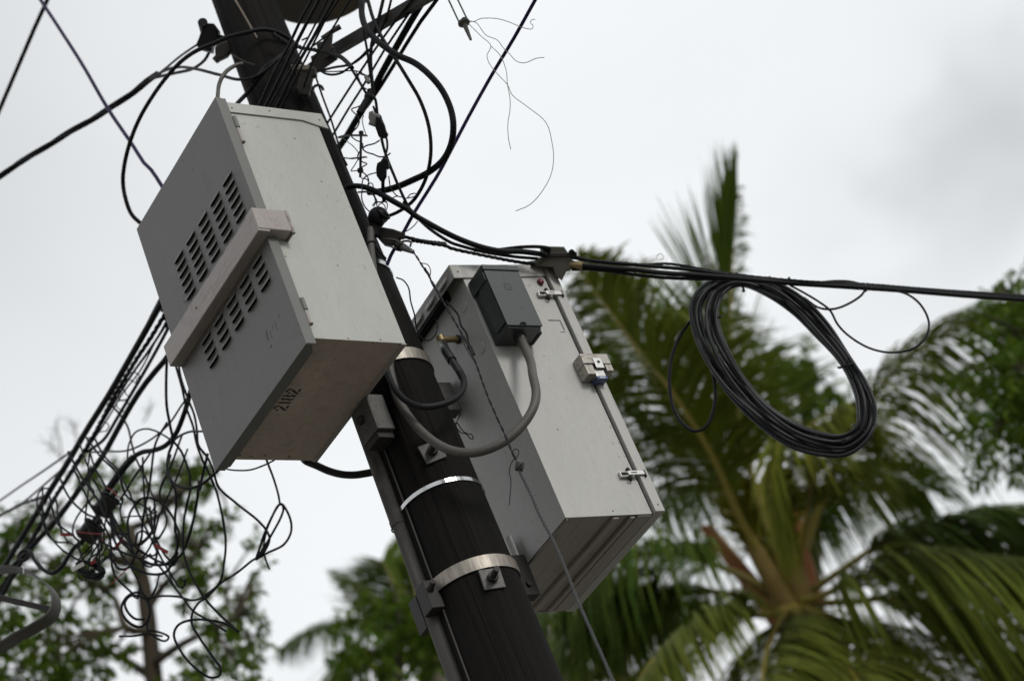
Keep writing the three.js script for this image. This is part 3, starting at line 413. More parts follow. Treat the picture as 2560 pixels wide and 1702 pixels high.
// lower-left runs that continue them
const run = (label, list, w, y = YL, o = {}) => wire(label, list, w, { y }, o.mat ?? M.cable, { b: 2.5, per: 5, ...o });
run('thickest black cable at the outer edge of the lower left bundle', ['H', [1300, -200], [1185, 20], [1050, 262], [920, 490], [780, 730], [640, 950], [500, 1190], [380, 1380], 'I', [200, 470], [0, 800]], 12.5);
run('thin cable riding the outer edge of the lower left bundle', ['H', [1290, -200], [1172, 0], [1100, 140], [980, 380], [930, 480], [860, 580], [740, 800], [600, 1020], [480, 1210], [300, 1520], 'I', [0, 770]], 5, YL + 0.05);
run('lashed cable with ragged wrapping in the lower left bundle', ['H', [1330, -80], [1210, 110], [1100, 290], [1000, 440], [900, 605], [830, 720], [740, 900], [650, 1060], [560, 1200], [480, 1330], [390, 1470], 'I', [200, 600], [20, 880]], 9, YL + 0.02, { twist: 3, pitch: 0.09 });
run('slim cable inside the lashed part of the lower left bundle', ['H', [1330, -10], [1220, 180], [1100, 365], [960, 560], [860, 720], [740, 920], [640, 1090], [520, 1290], [430, 1420], 'I', [240, 560], [0, 920]], 5, YL + 0.04);
run('black cable that bends into the lashed wires, lower left', ['H', [1300, 90], [1230, 220], [1150, 370], [1060, 530], [960, 700], [860, 870], [760, 1030], [690, 1085], [640, 1120]], 7, YL + 0.01, { b: 0 });
run('straight black cable on the inner side of the lower left bundle', ['H', [1330, 280], [1215, 440], [1080, 600], [960, 780], [860, 960], [760, 1140], [640, 1310], [520, 1480], [460, 1560], 'I', [400, 425], [220, 620], [100, 800], [10, 960]], 11.5, YL - 0.03);
run('thin ladder wire left of the inner bundle cable', ['H', [1235, 130], [1130, 330], [1030, 520], [900, 690], [800, 860], [700, 1010]], 3.2, YL + 0.03, { b: 0.3, ...GT });
{ const r = rng(8); for (let i = 0; i < 5; i++) { const t = 0.14 + i * 0.16, x = 1060 - 500 * t + 130 * (r() - 0.3), y = 420 + 760 * t + 60 * r(); const ps = []; let a = r() * 6; for (let k = 0; k < 9; k++) { a += 0.5 + r() * 0.6; ps.push([x + Math.cos(a) * (26 + 30 * r()) + k * 2, y + Math.sin(a) * (28 + 26 * r())]); } wire('curly lashing wire sprouting from the lower left bundle', ['H', ...ps], 2.2, { y: YL + 0.03 }, M.cable, { ...GT, name: 'lashing_wire', group: 'curly lashing wires' }); } }
// trunk with the two taps
const zt = 5.05;
wire('thick trunk cable swinging from the cabinet edge to the taps', ['H', [1430, 560], [1395, 700], [1350, 850], [1290, 990], [1220, 1070], [1130, 1108], [1050, 1120], [985, 1155], [900, 1250]], 10.5, [4.75, zt]);
wire('sleeved heavy trunk cable running into the upper tap', ['H', [985, 1155], [940, 1200], [890, 1262], [830, 1345], [780, 1420], 'I', [745, 250]], 15.5, [zt, zt], M.cable);
wire('trunk cable looping away below the lower tap to the storage bracket', ['I', [600, 560], [525, 620], [490, 670], [440, 750], [375, 802], [310, 782], [245, 715], [205, 650], [150, 690], [60, 780]], 9, [zt, 5.15], M.cableGrey);
function tapUnit(label, c, w, h, ang) {
  const o = at(...px(['I', c])[0], zt), t = thing('cable_tap', label, 'tap', [o.x, o.y, o.z], 0, 'cable taps'); t.quaternion.copy(camera.quaternion).multiply(new THREE.Quaternion().setFromAxisAngle(V3(0, 0, 1), ang)).multiply(new THREE.Quaternion().setFromAxisAngle(V3(0, 1, 0), 0.35)); const s = 5.7 / LENS / 2.84;
  const W = w * s, Hh = h * s; part(t, 'housing', new RoundedBoxGeometry(W, Hh, W * 0.6, 3, W * 0.08), M.black);
  part(t, 'face_plate', new RoundedBoxGeometry(W * 0.86, Hh * 0.84, W * 0.12, 2, W * 0.03), M.darkiron, [0, -Hh * 0.02, W * 0.33]);
  for (const sx of [-1, 1]) part(t, 'end_fitting', new THREE.CylinderGeometry(W * 0.13, W * 0.16, Hh * 0.32, 12).rotateZ(Math.PI / 2 * 0), M.darkiron, [sx * W * 0.02, sx * Hh * 0.62, 0]);
  for (let i = 0; i < 4; i++) part(t, 'port', new THREE.CylinderGeometry(W * 0.05, W * 0.05, W * 0.28, 10).rotateX(0.3), i % 2 ? M.tin : M.darkiron, [W * (0.3 + 0.1 * (i % 2)), Hh * (-0.3 + 0.17 * i), W * 0.28], );
  for (const sx of [-1, 1]) for (const sy of [-1, 1]) part(t, 'lug', new THREE.CylinderGeometry(W * 0.1, W * 0.1, W * 0.3, 10).rotateX(Math.PI / 2), M.darkiron, [sx * W * 0.53, sy * Hh * 0.36, 0]);
}
tapUnit('upper dark cable tap on the sleeved trunk, lower left', [748, 318], 130, 170, -0.62);
tapUnit('lower dark cable tap hung with many thin wires', [635, 505], 135, 150, -0.62);
wire('short stub between the two cable taps', ['I', [725, 350], [690, 400], [650, 450]], 11, zt, M.darkiron, { name: 'cable_stub' });
// drops and loops of the tangle
const tg = (label, list, w = 5, z = [4.9, 5.05], o = {}) => wire(label, list, w, z, o.mat ?? M.cable, { ...GT, ...o });
tg('drop wire hanging straight from the locking bar end, hooking below the cabinet corner', ['H', [1228, 430], [1222, 600], [1226, 780], [1250, 920], [1270, 1040], [1242, 1130], [1230, 1220], [1250, 1310], [1282, 1352], [1350, 1385], [1430, 1380], [1510, 1340], [1600, 1262], [1660, 1200]], 6, [4.7, 4.85, 4.7]);
tg('long drop wire that ends in the big open loop at the bottom', ['H', [1280, 440], [1340, 650], [1370, 790], [1420, 930], [1450, 1070], [1500, 1200], 'I', [1480, 90], [1530, 210], [1570, 370], [1600, 570], [1590, 720], [1560, 860], [1480, 960], [1400, 1022], [1360, 1100], [1358, 1160], [1420, 1270], [1510, 1400], [1562, 1475], [1560, 1528], [1500, 1545], [1400, 1490], [1290, 1370], [1232, 1240], [1262, 1172], [1350, 1136], [1480, 1136], [1600, 1162], [1688, 1215]], 5.2, [4.75, 4.9, 4.9, 4.85]);
tg('drop wire sliding along the cabinet edge to the knotted bow', ['H', [1310, 440], [1330, 570], [1380, 720], [1430, 850], [1450, 970], [1460, 1070], [1520, 1150], [1565, 1240], 'I', [1550, 190], [1680, 310], [1830, 430], [1890, 500], [1912, 560], [1880, 640], [1815, 708]], 5, [4.75, 4.85]);
tg('wire bow tied in a tall narrow loop, right of the tangle', ['I', [1812, 708], [1832, 650], [1872, 530], [1930, 400], [1978, 318], [2000, 316], [2010, 345], [1995, 400], [1940, 505], [1870, 625], [1812, 710], [1840, 690], [1905, 655], [2010, 602], [2060, 525], [2066, 450], [2032, 355], [1992, 310], [1960, 345], [1900, 470], [1850, 600], [1815, 700]], 5, 4.85);
tg('loose wire tail below the knotted bow', ['I', [1892, 500], [1872, 600], [1880, 690], [1912, 775]], 4, 4.85);
tg('wire running from the knotted bow down left into the tangle', ['I', [1830, 690], [1790, 712], [1680, 800], [1570, 870], [1490, 935], [1440, 972], [1370, 995], [1260, 970], [1160, 965], [1050, 980]], 4.8, [4.85, 5]);
tg('single wire dropping from the cabinet bottom to the knotted bow', ['I', [1885, -20], [1895, 12], [1940, 130], [1975, 250], [1985, 312]], 4.6, [4.4, 4.85]);
tg('thin wire sagging under the left cabinet front corner', ['H', [1620, 1225], [1680, 1248], [1760, 1256], [1850, 1250], [1950, 1215], [2020, 1180]], 3.5, [4.55, 4.45]);
tg('wire arching left from behind the cabinet edge', ['H', [1520, 965], [1475, 968], [1400, 970], [1320, 1002], [1280, 1035]], 4.8, [4.6, 4.85]);
tg('wire falling from the crossing point to the pointed bottom tip', ['H', [1265, 1030], [1330, 1110], [1380, 1230], [1400, 1310], 'I', [1345, 140], [1350, 200], [1320, 330], [1300, 470], [1300, 640], [1330, 760], [1400, 900], [1450, 980], [1560, 1100], [1650, 1180], [1692, 1218]], 5.2, [4.85, 4.9]);
tg('greenish thin wire waving across the bundle', ['H', [665, 1122], [780, 1116], [930, 1110], [1050, 1062], [1160, 990], [1250, 905], [1340, 770], [1395, 700]], 4, [5.2, 4.8]);
tg('thin wire making a small arch above the trunk bend', ['H', [935, 1210], [938, 1130], [945, 1070], [990, 980], [1060, 950], [1130, 960], [1210, 1000], [1270, 1040]], 3.8, [5.05, 4.85]);
tg('wire diving from the lashing down through the middle of the tangle', ['H', [830, 785], [900, 870], [940, 940], [970, 1070], [1000, 1170], [1070, 1310], [1125, 1450], 'I', [1090, 280], [1096, 400], [1090, 480], [1060, 540], [1000, 600]], 4.6, [5.2, 5]);
tg('wire bowing down from the lashing past the upper tap', ['H', [700, 1030], [740, 1110], [800, 1190], [870, 1250], [900, 1320], [960, 1440], 'I', [950, 320], [1010, 440], [1080, 580], [1112, 660], [1098, 720]], 4.6, [5.2, 5]);
tg('wire with a sharp kink left of the upper tap', ['H', [658, 1130], [645, 1260], [652, 1350], [690, 1430], [600, 1545], 'I', [530, 430], [512, 500], [530, 560]], 3.8, 5.1);
tg('wire leaving the lashing steeply toward the upper tap', ['H', [662, 1130], [690, 1220], [750, 1330], [795, 1405]], 4, 5.1);
tg('wire crossing the trunk sleeve to the left', ['H', [1130, 1090], [1050, 1210], [990, 1300], [930, 1400], [880, 1480], 'I', [870, 270], [850, 350], [860, 430]], 4.4, 5);
tg('wire hung beside the trunk bend, nearly upright', ['H', [1230, 900], [1150, 1040], [1128, 1130], [1110, 1290], [1085, 1440], 'I', [1035, 300], [1010, 420], [1000, 560], [950, 700], [900, 770], [840, 770], [790, 700]], 4.8, [4.9, 5.05]);
tg('heavy wire falling past the cabinet corner into the great ring', ['H', [1530, 1130], [1500, 1250], [1470, 1400], 'I', [1412, 150], [1390, 330], [1345, 520], [1290, 660], [1210, 725], [1120, 745], [1020, 720], [930, 650], [850, 560], [800, 460], [785, 370]], 6, [4.8, 5.05]);
tg('great round ring of wire in the middle of the tangle', ['O', [720, 420], [790, 350], [880, 335], [980, 360], [1090, 430], [1190, 560], [1250, 690], [1290, 820], [1270, 980], [1200, 1130], [1090, 1205], [960, 1210], [820, 1150], [720, 1080], [660, 960], [630, 800], [620, 650], [650, 530], [720, 420], [780, 360]], 5, 5);
tg('wire sweeping under the great ring and up past the cabinet', ['O', [390, 620], [430, 850], [540, 1080], [660, 1225], [760, 1285], [900, 1330], [1030, 1335], [1120, 1300], [1200, 1200], [1250, 1060], [1275, 930], [1240, 760], [1240, 560], [1250, 400], [1240, 240], [1180, 120], [1140, 0], [1135, -100], [1180, -230]], 5.5, [5.05, 4.95, 4.85]);
tg('smaller ring of wire hung inside the great ring', ['O', [960, 360], [975, 500], [970, 680], [900, 820], [820, 900], [720, 960], [600, 930], [540, 860], [560, 800], [620, 820], [680, 920], [800, 1050], [960, 1090], [1000, 1040], [980, 960], [900, 840], [820, 770], [750, 800], [730, 900]], 4.2, 5.02);
tg('stray branched wire end inside the great ring', ['O', [560, 590], [700, 575], [820, 575], [920, 545], [1000, 512]], 3, 5);
tg('wire descending from the ring bottom to the double curl', ['I', [925, 760], [980, 865], [1015, 945], [1048, 985], [1062, 1080], [1042, 1195], [1100, 1258], [1172, 1284], [1196, 1258], [1130, 1222], [1040, 1206]], 4.5, 5);
tg('double curl of wire at the bottom of the tangle', ['I', [1050, 990], [1010, 948], [945, 943], [885, 985], [860, 1055], [878, 1112], [940, 1170], [1000, 1182], [1038, 1150], [1060, 1080], [1040, 1000], [990, 968], [920, 966], [884, 1010], [902, 1075], [960, 1128], [1022, 1130]], 5.4, 5);
tg('short straight wire end poking left from the bottom curl', ['I', [842, 1250], [950, 1250], [1040, 1236], [1150, 1250]], 4, 5);
tg('wire curving from the ring bottom into the right tail', ['I', [1128, 800], [1112, 880], [1082, 950], [1060, 990]], 4, 5);
tg('long wire tail slanting to the lower right of the tangle', ['I', [1100, 720], [1180, 820], [1225, 890], [1280, 958], [1370, 1070], [1480, 1140], [1600, 1214]], 4.6, [5, 4.9]);
tg('thin wire doubling the slanting tail', ['I', [1195, 730], [1204, 820], [1222, 870], [1280, 965], [1330, 1010]], 3.4, 4.97);
tg('short free wire end floating by the ring, right', ['I', [1275, 836], [1296, 856], [1322, 860]], 2.6, 4.95);
tg('thin wire from the left bundle down past the red tag', ['I', [390, 250], [420, 450], [450, 540], [490, 590]], 4, 5.15);
tg('wire crossing low left from the bundle to the lower tap', ['I', [300, 300], [300, 430], [340, 540], [400, 580], [500, 590], [560, 640], [590, 720]], 4, 5.15);
tg('wire sweeping from the left bundle under the lower tap', ['I', [300, 180], [300, 340], [330, 500], [420, 620], [520, 690], [640, 750]], 4, 5.15);
tg('small hooked wire on the left bundle', ['I', [300, 420], [262, 330], [268, 240], [300, 205], [345, 200]], 3.6, 5.25);
tg('upper thin line running off the left edge', ['H', [530, 1110], [430, 1180], [300, 1270], [150, 1370], [0, 1475]], 4.4, [5.5, 6.2], { mat: M.purple, b: 1.5 });
tg('lower thin line running off the left edge', ['H', [450, 1250], [300, 1380], [180, 1480], [60, 1550], 'I', [0, 390]], 4.2, [5.5, 6.2], { b: 1.5 });
tg('frayed thick line running off the left edge', ['I', [330, 250], [200, 292], [110, 332], [0, 388]], 7, [5.5, 6], { b: 1.5, twist: 2, pitch: 0.12 });
{ const r = rng(77); for (let i = 0; i < 9; i++) { const x0 = 640 + r() * 170, y0 = (i < 5 ? 560 : 380) + r() * 40, x1 = 560 + r() * 220, y1 = 760 + r() * 90, k = (r() - 0.5) * 160; tg((i < 5 ? 'thin wire dangling from the lower tap ports' : 'thin wire dangling from the upper tap ports'), ['I', [x0, y0], [x0 + k * 0.3 + 10, y0 + (y1 - y0) * 0.35], [x0 * 0.4 + x1 * 0.6 + k, y0 * 0.3 + y1 * 0.7], [x1, y1], [x1 + 40 * (r() - 0.3), y1 + 25 * r()]], 3.4, 5.04, { group: 'thin wires dangling from the tap ports' }); } }
{ const r = rng(301); [['from the lashing to the ring left side', 480, -60, 900, 560], ['from the lashing past the taps', 560, -120, 820, 700], ['from the inner bundle cable to the hank', 640, 40, 700, 760], ['from the bundle to the double curl', 520, 60, 930, 940], ['from the trunk bend down the ring', 1010, -20, 1190, 700], ['from the cabinet edge into the ring', 1330, -80, 1010, 720], ['beside the cabinet edge into the ring', 1290, -180, 1120, 560], ['from the upper tap to the ring bottom', 790, 350, 1010, 740], ['from the upper tap around the ring', 800, 400, 1180, 740], ['from the lower tap to the ring', 690, 560, 960, 690], ['from the lashing over the trunk sleeve', 610, -160, 1030, 330], ['from the bundle across to the upper tap', 420, 120, 720, 430], ['low from the bundle to the lower tap', 350, 260, 560, 600], ['from the ring to the slanting tail', 1060, 330, 1270, 900]].forEach(([w, x0, y0, x1, y1], i) => {
    const dx = x1 - x0, dy = y1 - y0, s1 = (r() - 0.5) * 150, s2 = (r() - 0.5) * 190, hook = (r() - 0.4) * 120; tg('slack drop wire ' + w, ['I', [x0, y0], [x0 + dx * 0.22 + s1 * 0.5, y0 + dy * 0.28], [x0 + dx * 0.5 + s1, y0 + dy * 0.55], [x0 + dx * 0.78 + s2 * 0.6, y0 + dy * 0.85], [x1, y1], [x1 + hook, y1 + 50 * r()], [x1 + hook * 1.6, y1 - 70 * r()]], 3.6 + 1.6 * r(), 4.95 + 0.15 * r()); }); }
{ const t = thing('wire_hank', 'small hank of looped wire below the lower tap', 'wire hank', [0, 0, 0]), r = rng(13), o = at(...px(['I', [640, 770]])[0], 5.02); t.position.copy(o);
  for (let i = 0; i < 8; i++) { const ps = [], a = 92 + 30 * (r() - 0.5), b = 44 + 26 * (r() - 0.5), cx = 645 + 30 * (r() - 0.5), cy = 775 + 22 * (r() - 0.5), th = 0.42 + 0.3 * (r() - 0.5); for (let k = 0; k < 14; k++) { const q = k / 14 * Math.PI * 2; ps.push(at(...px(['I', [cx + a * Math.cos(q) * Math.cos(th) - b * Math.sin(q) * Math.sin(th), cy + a * Math.cos(q) * Math.sin(th) + b * Math.sin(q) * Math.cos(th)]])[0], 5.02 + 0.02 * r()).sub(o)); } part(t, 'loop', tube(ps, 0.0031, 7, 5, true), i % 3 ? M.cable : M.cableGrey); } }
// marker tags
function flag(label, list, w, z, mat, o = {}) { const p = lay(list, z), g = boxBetween(p[0], p[p.length - 1], 0.0012, w * 5.7 / LENS, camU.clone().addScaledVector(rgt, 0.01)); return solo(o.name ?? 'marker_tag', label, 'tag', g, mat, o.group); }
flag('red tag sticking out left of the lower tap', ['I', [424, 528], [522, 528]], 9, 5.06, M.redtape);
flag('small red tag end right of the lower tap', ['I', [742, 515], [722, 580]], 5, 5.0, M.redtape);
flag('red tag on the wires below the upper tap', ['I', [868, 562], [800, 640]], 8, 4.98, M.redtape);
flag('red tag stick across the great ring', ['I', [1092, 602], [1188, 656]], 9, 4.96, M.redtape);
flag('red tag peeping out of the wire hank', ['I', [640, 735], [676, 712]], 8, 4.99, M.redtape);
flag('white label tag on the wire hank', ['I', [504, 780], [592, 735]], 10, 4.97, M.whitetag);
flag('white paper tag on the storage bracket', ['I', [162, 762], [164, 806]], 10, 4.98, M.whitetag);
tg('thin red ribbon tied at the trunk sleeve', ['I', [755, 196], [800, 222], [840, 262], [872, 270]], 2.2, 5, { mat: M.redtape, name: 'ribbon', cat: 'ribbon' });
tg('thin red ribbon strung across the lower tap', ['I', [540, 510], [620, 520], [700, 524], [735, 520]], 2, 4.98, { mat: M.redtape, name: 'ribbon', cat: 'ribbon' });
tg('orange red thread trailing below the tangle', ['I', [905, 768], [840, 830], [778, 888]], 1.8, 4.97, { mat: M.redtape, name: 'ribbon', cat: 'ribbon' });
{ // racetrack bracket for spare cable
  const t = thing('cable_storage_bracket', 'curved flat metal cable storage bracket in the lower left corner', 'bracket', [0, 0, 0]);
  const p = lay(['Q', [-420, 800], [-200, 720], [0, 703], [110, 695], [230, 712], [380, 785], [500, 880], [556, 985], [552, 1095], [495, 1190], [380, 1262], [200, 1362], [0, 1480], [-250, 1600]], [5.15, 5.05, 5.0, 5.0, 5.1]), o = p[4].clone(); t.position.copy(o);
  const c = new THREE.CatmullRomCurve3(p.map(v => v.sub(o)), false, 'centripetal'), n = 80, nn = fwd.clone(), pos = [], idx = [], hw = 0.019, th = 0.0022;
  for (let i = 0; i <= n; i++) { const q = c.getPointAt(i / n), tt = c.getTangentAt(i / n), s = V3().crossVectors(tt, nn).normalize(), w = nn.clone().multiplyScalar(0.6).addScaledVector(camU, -0.57).addScaledVector(camR, 0.5).normalize(); for (const [a, b] of [[-1, -1], [1, -1], [1, 1], [-1, 1]]) { const v = q.clone().addScaledVector(w, a * hw).addScaledVector(s, b * th); pos.push(v.x, v.y, v.z); } }
  for (let i = 0; i < n; i++) for (let k = 0; k < 4; k++) { const a = i * 4 + k, b = i * 4 + (k + 1) % 4; idx.push(a, b, a + 4, b, b + 4, a + 4); }
  let g = new THREE.BufferGeometry(); g.setAttribute('position', new THREE.Float32BufferAttribute(pos, 3)); g.setIndex(idx); g = g.toNonIndexed(); g.computeVertexNormals(); const uv = new Float32Array(g.attributes.position.count * 2); for (let i = 0; i < uv.length; i++) uv[i] = (i * 0.37) % 1; g.setAttribute('uv', new THREE.BufferAttribute(uv, 2));
  part(t, 'flat_bar', g, M.galv);
  const b = lay(['Q', [-260, 925], [540, 1108]], [5.08, 5.0]); part(t, 'cross_bar', boxBetween(b[0].sub(o), b[1].sub(o), 0.006, 0.017, camU), M.darkiron);
  const tie = lay(['Q', [232, 560], [262, 575]], 5.0); part(t, 'cable_tie', new THREE.TorusGeometry(0.016, 0.005, 8, 18), M.black, [tie[0].x - o.x, tie[0].y - o.y, tie[0].z - o.z]);
}
// ---------------------------------------------------------------- pole top
{ const c = [-0.075, 5.7, -4.479], t = thing('transformer', 'round dark transformer tank hung high on the pole', 'transformer', c);
  const prof = [[0, 0.006], [0.12, 0.006], [0.175, 0.004], [0.19, 0], [0.2, 0.004], [0.202, 0.014], [0.2, 0.024], [0.198, 0.035], [0.198, 0.55], [0.205, 0.555], [0.205, 0.58], [0.16, 0.62], [0, 0.63]].map(a => new THREE.Vector2(...a));
  part(t, 'tank', new THREE.LatheGeometry(prof, 72), M.tanktank);
  part(t, 'hanger', bx(-0.26, -0.15, 0.1, 0.16, 0.02, 0.12), M.darkiron); part(t, 'hanger', bx(-0.26, -0.15, 0.38, 0.44, 0.02, 0.12), M.darkiron);
  for (const x of [-0.07, 0.07]) part(t, 'bushing', new THREE.LatheGeometry([[0.03, 0], [0.045, 0.03], [0.028, 0.05], [0.042, 0.08], [0.025, 0.1], [0.035, 0.125], [0.012, 0.15], [0, 0.16]].map(a => new THREE.Vector2(...a)), 20), M.porcelain, [x, 0.6, 0]);
}
{ const a = lay(['D', [420, 800]], 4.24)[0], b = lay(['D', [1760, 18]], 4.02)[0], e = b.clone().add(b.clone().sub(a).multiplyScalar(0.8));
  const t = thing('crossarm', 'dark steel angle crossarm rising to the top from the pole', 'crossarm', [a.x, a.y, a.z]); const z = V3(), d = e.sub(a);
  part(t, 'angle_web', boxBetween(z, d.clone(), 0.006, 0.027, camU), M.darkiron); const off = camU.clone().multiplyScalar(-0.011).addScaledVector(fwd, 0.019); part(t, 'angle_flange', boxBetween(off, d.clone().add(off), 0.034, 0.006, camU), M.darkiron);
  part(t, 'end_gusset', boxBetween(V3(-0.03, -0.03, 0.0), d.clone().multiplyScalar(0.12).add(off), 0.012, 0.034, camU), M.darkiron);
}
function slab(name, label, cat, view, poly, z, th, mat, group) { // thick irregular casting outlined by its corners
  const p = lay([view, ...poly], z), c = V3(); p.forEach(v => c.add(v)); c.divideScalar(p.length); const inv = camera.quaternion.clone().invert(), q = p.map(v => v.sub(c).applyQuaternion(inv));
  const g = extrude(q.map(v => [v.x, v.y]), th, Math.min(0.004, th * 0.3)).translate(0, 0, -th / 2); const t = thing(name, label, cat, [c.x, c.y, c.z], 0, group); t.quaternion.copy(camera.quaternion); part(t, 'casting', g, mat); return [t, q];
}
{ const [t, q] = slab('spool_insulator', 'dark spool insulator on the left side of the pole top', 'insulator', 'C', [[175, 352], [295, 350], [338, 410], [332, 540], [250, 570], [235, 655], [100, 622], [82, 590], [112, 535], [160, 430]], 4.3, 0.045, M.black); part(t, 'bolt', cylBetween(V3(0.0, 0.01, 0), V3(0.06, -0.006, -0.02), 0.012, 0.012, 10), M.darkiron); part(t, 'spool', new THREE.CylinderGeometry(0.014, 0.014, 0.06, 16).rotateX(1.2), M.black, [-0.012, 0.032, 0]); }
{ const [t] = slab('clamp', 'small ragged dark clamp below the spool insulator', 'clamp', 'C', [[330, 640], [400, 590], [470, 570], [505, 650], [440, 725], [345, 770], [310, 792], [290, 770], [325, 735]], 4.28, 0.03, M.darkiron); part(t, 'bolt', cylBetween(V3(0, 0, 0), V3(0.05, 0.012, -0.03), 0.007, 0.007, 8), M.darkiron); }
{ const [t] = slab('line_clamp', 'galvanized line clamp on the right side of the pole top', 'clamp', 'C', [[1350, 890], [1600, 905], [1610, 985], [1560, 1010], [1500, 1220], [1420, 1215], [1390, 1150], [1440, 990], [1345, 960]], 4.19, 0.03, M.darkiron); part(t, 'keeper', new RoundedBoxGeometry(0.05, 0.014, 0.036, 2, 0.003), M.rusty, [-0.01, 0.03, 0.004]); part(t, 'hook', new THREE.TorusGeometry(0.014, 0.004, 8, 16, 4), M.galv, [0.036, -0.03, 0]); }
{ const [t] = slab('line_clamp', 'grey tee clamp gripping the wires beside the crossarm foot', 'clamp', 'C', [[1650, 590], [1730, 560], [1760, 470], [1830, 440], [1800, 590], [1840, 630], [1790, 690], [1660, 660]], 4.15, 0.022, M.darkiron); const a = lay(['C', [1690, 495], [1935, 345]], 4.13); part(t, 'bar', cylBetween(a[0].sub(t.position).applyQuaternion(camera.quaternion.clone().invert()), a[1].sub(t.position).applyQuaternion(camera.quaternion.clone().invert()), 0.005, 0.008, 8), M.darkiron); }
wire('tie wires bunched on the pole right shoulder below the transformer', ['C', [1060, 440], [1140, 500], [1240, 560], [1330, 570], [1420, 620], [1560, 640], [1640, 660]], 9, [4.18, 4.2, 4.16], M.black, { name: 'cable_wrap', cat: 'cable', twist: 3, pitch: 0.05 });
wire('black preformed grip running off the tee clamp', ['D', [630, 690], [740, 725], [800, 750], [880, 820], [940, 890]], 9.5, [4.15, 4.1], M.black);
wire('straight thin wire down the pole right edge from the line clamp', ['D', [470, 1020], [560, 1280], [660, 1550], 'B', [900, 930], [925, 1010], [960, 1080]], 4, [4.2, 4.26], M.cable, { ...GT });
wire('pale tie tail bridging the pole and wires at top', ['D', [280, 525], [360, 490]], 3.5, 4.16, M.cable, { ...GT });
wire('wire leaving the bar end of the tee clamp', ['D', [430, 600], [520, 530], [590, 480]], 4, 4.14, M.cable, { ...GT });
// ---------------------------------------------------------------- right of the pole
wire('fattest black cable in a big round loop right of the pole', ['B', [1062, -60], [1058, 0], [1056, 90], [1078, 170], [1130, 240], [1200, 300], [1290, 360], [1400, 410], [1500, 490], [1582, 590], [1640, 720], [1655, 830], [1640, 940], [1590, 1040], [1500, 1120], [1380, 1180], [1280, 1222], [1180, 1248], [1100, 1256]], 13.5, [4.1, 4.05, 4.05, 4.1, 4.2, 4.28], M.cable, { a: 0.6 });
wire('slimmer black cable looping inside the fat loop', ['B', [1095, 0], [1130, 120], [1180, 230], [1280, 390], [1360, 520], [1430, 640], [1480, 770], [1505, 900], [1505, 1030], [1480, 1150], [1440, 1240], [1385, 1318], [1300, 1380], [1225, 1412], [1190, 1420]], 7.6, [4.06, 4.08, 4.15, 4.3], M.cable, { a: 0.8 });
wire('heavy straight strand descending from the top to the pole edge', ['B', [1460, 0], [1370, 150], [1262, 340], [1180, 490], [1100, 650], [1010, 800], [935, 925], [880, 1000], [820, 1090]], 14.5, { y: YL + 0.06 }, M.cable, { a: 2.5, per: 5 });
wire('black strand beside the heavy one, right', ['B', [1545, 0], [1420, 170], [1310, 350], [1200, 530], [1128, 640], [1085, 700]], 8.4, { y: YL + 0.05 }, M.cable, { a: 2.5, per: 5 });
wire('upper thin strand left of the heavy strand', ['D', [1740, -30], [1600, 150], [1340, 500], [1050, 930], [640, 1568], [590, 1650]], 5, { y: YL + 0.04 }, M.cable, { a: 2.5, per: 5 });
wire('lower thin strand left of the heavy strand', ['D', [1880, -140], [1710, 140], [1420, 560], [1060, 1160], [800, 1568], 'B', [870, 880], [820, 960]], 5, { y: YL + 0.045 }, M.cable, { a: 2.5, per: 5 });
wire('bundled drop falling steeply left of the strands', ['D', [1350, -20], [1310, 150], [1270, 300], [1220, 470], [1190, 620], [1182, 780], [1190, 950], [1205, 1100], [1215, 1220]], 7.8, [4.05, 4.12], M.cable, { a: 0.8 });
wire('thin drop curving from the top toward the line clamp', ['D', [1455, -20], [1410, 160], [1300, 440], [1200, 610], [1120, 700], [950, 830], [700, 880], [540, 920], [500, 930]], 5.2, [4.05, 4.12, 4.18], M.cable, { a: 0.8 });
wire('short drop joining the fat loop to the strand crossing', ['D', [1085, 380], [1130, 620], [1165, 880], [1195, 1080], [1220, 1230]], 5, [4.05, 4.12]);
wire('hanging loop between the line clamp and the crossing', ['D', [520, 920], [590, 960], [690, 975], [800, 950], [890, 890], [960, 820], [1060, 740], [1150, 640]], 5, [4.18, 4.1]);
wire('flat thin wire inside the hanging loop', ['D', [540, 930], [680, 935], [860, 925], [980, 925], [1070, 945]], 2.5, 4.14, M.cable, { ...GT });
wire('jumper from the grip to the strand crossing', ['D', [850, 800], [930, 900], [1000, 1010], [1060, 1110], [1130, 1230]], 5.4, [4.12, 4.12]);
wire('thin hairy wire beside the pale insulator', ['D', [990, 930], [1030, 1030], [1070, 1120], [1160, 1185]], 2.4, 4.11, M.cable, { ...GT });
{ const p = lay(['D', [1050, 960], [1110, 985], [1140, 1040], [1150, 1090]], 4.1), t = thing('guy_insulator', 'small pale ribbed insulator at the strand crossing', 'insulator', [p[2].x, p[2].y, p[2].z]); const d = p[3].clone().sub(p[1]); const g = new THREE.LatheGeometry([[0, -0.014], [0.005, -0.014], [0.0065, -0.008], [0.0045, -0.005], [0.0065, -0.001], [0.0045, 0.003], [0.0065, 0.008], [0.004, 0.013], [0, 0.013]].map(a => new THREE.Vector2(...a)), 16).applyQuaternion(new THREE.Quaternion().setFromUnitVectors(V3(0, 1, 0), d.normalize())); part(t, 'ribbed_body', g, M.porcelain); part(t, 'wire_eye', tube([p[0].clone().sub(p[2]), p[1].clone().sub(p[2]), V3(0, 0.004, 0)], 0.003, 8, 5), M.darkiron); }
wire('messenger strand hanging from the crossing past the splices', ['D', [1180, 1200], [1215, 1280], 'B', [1140, 640], [1160, 760], [1180, 880], [1205, 985], [1260, 1130], [1350, 1330], [1395, 1400]], 6, [4.12, 4.22]);
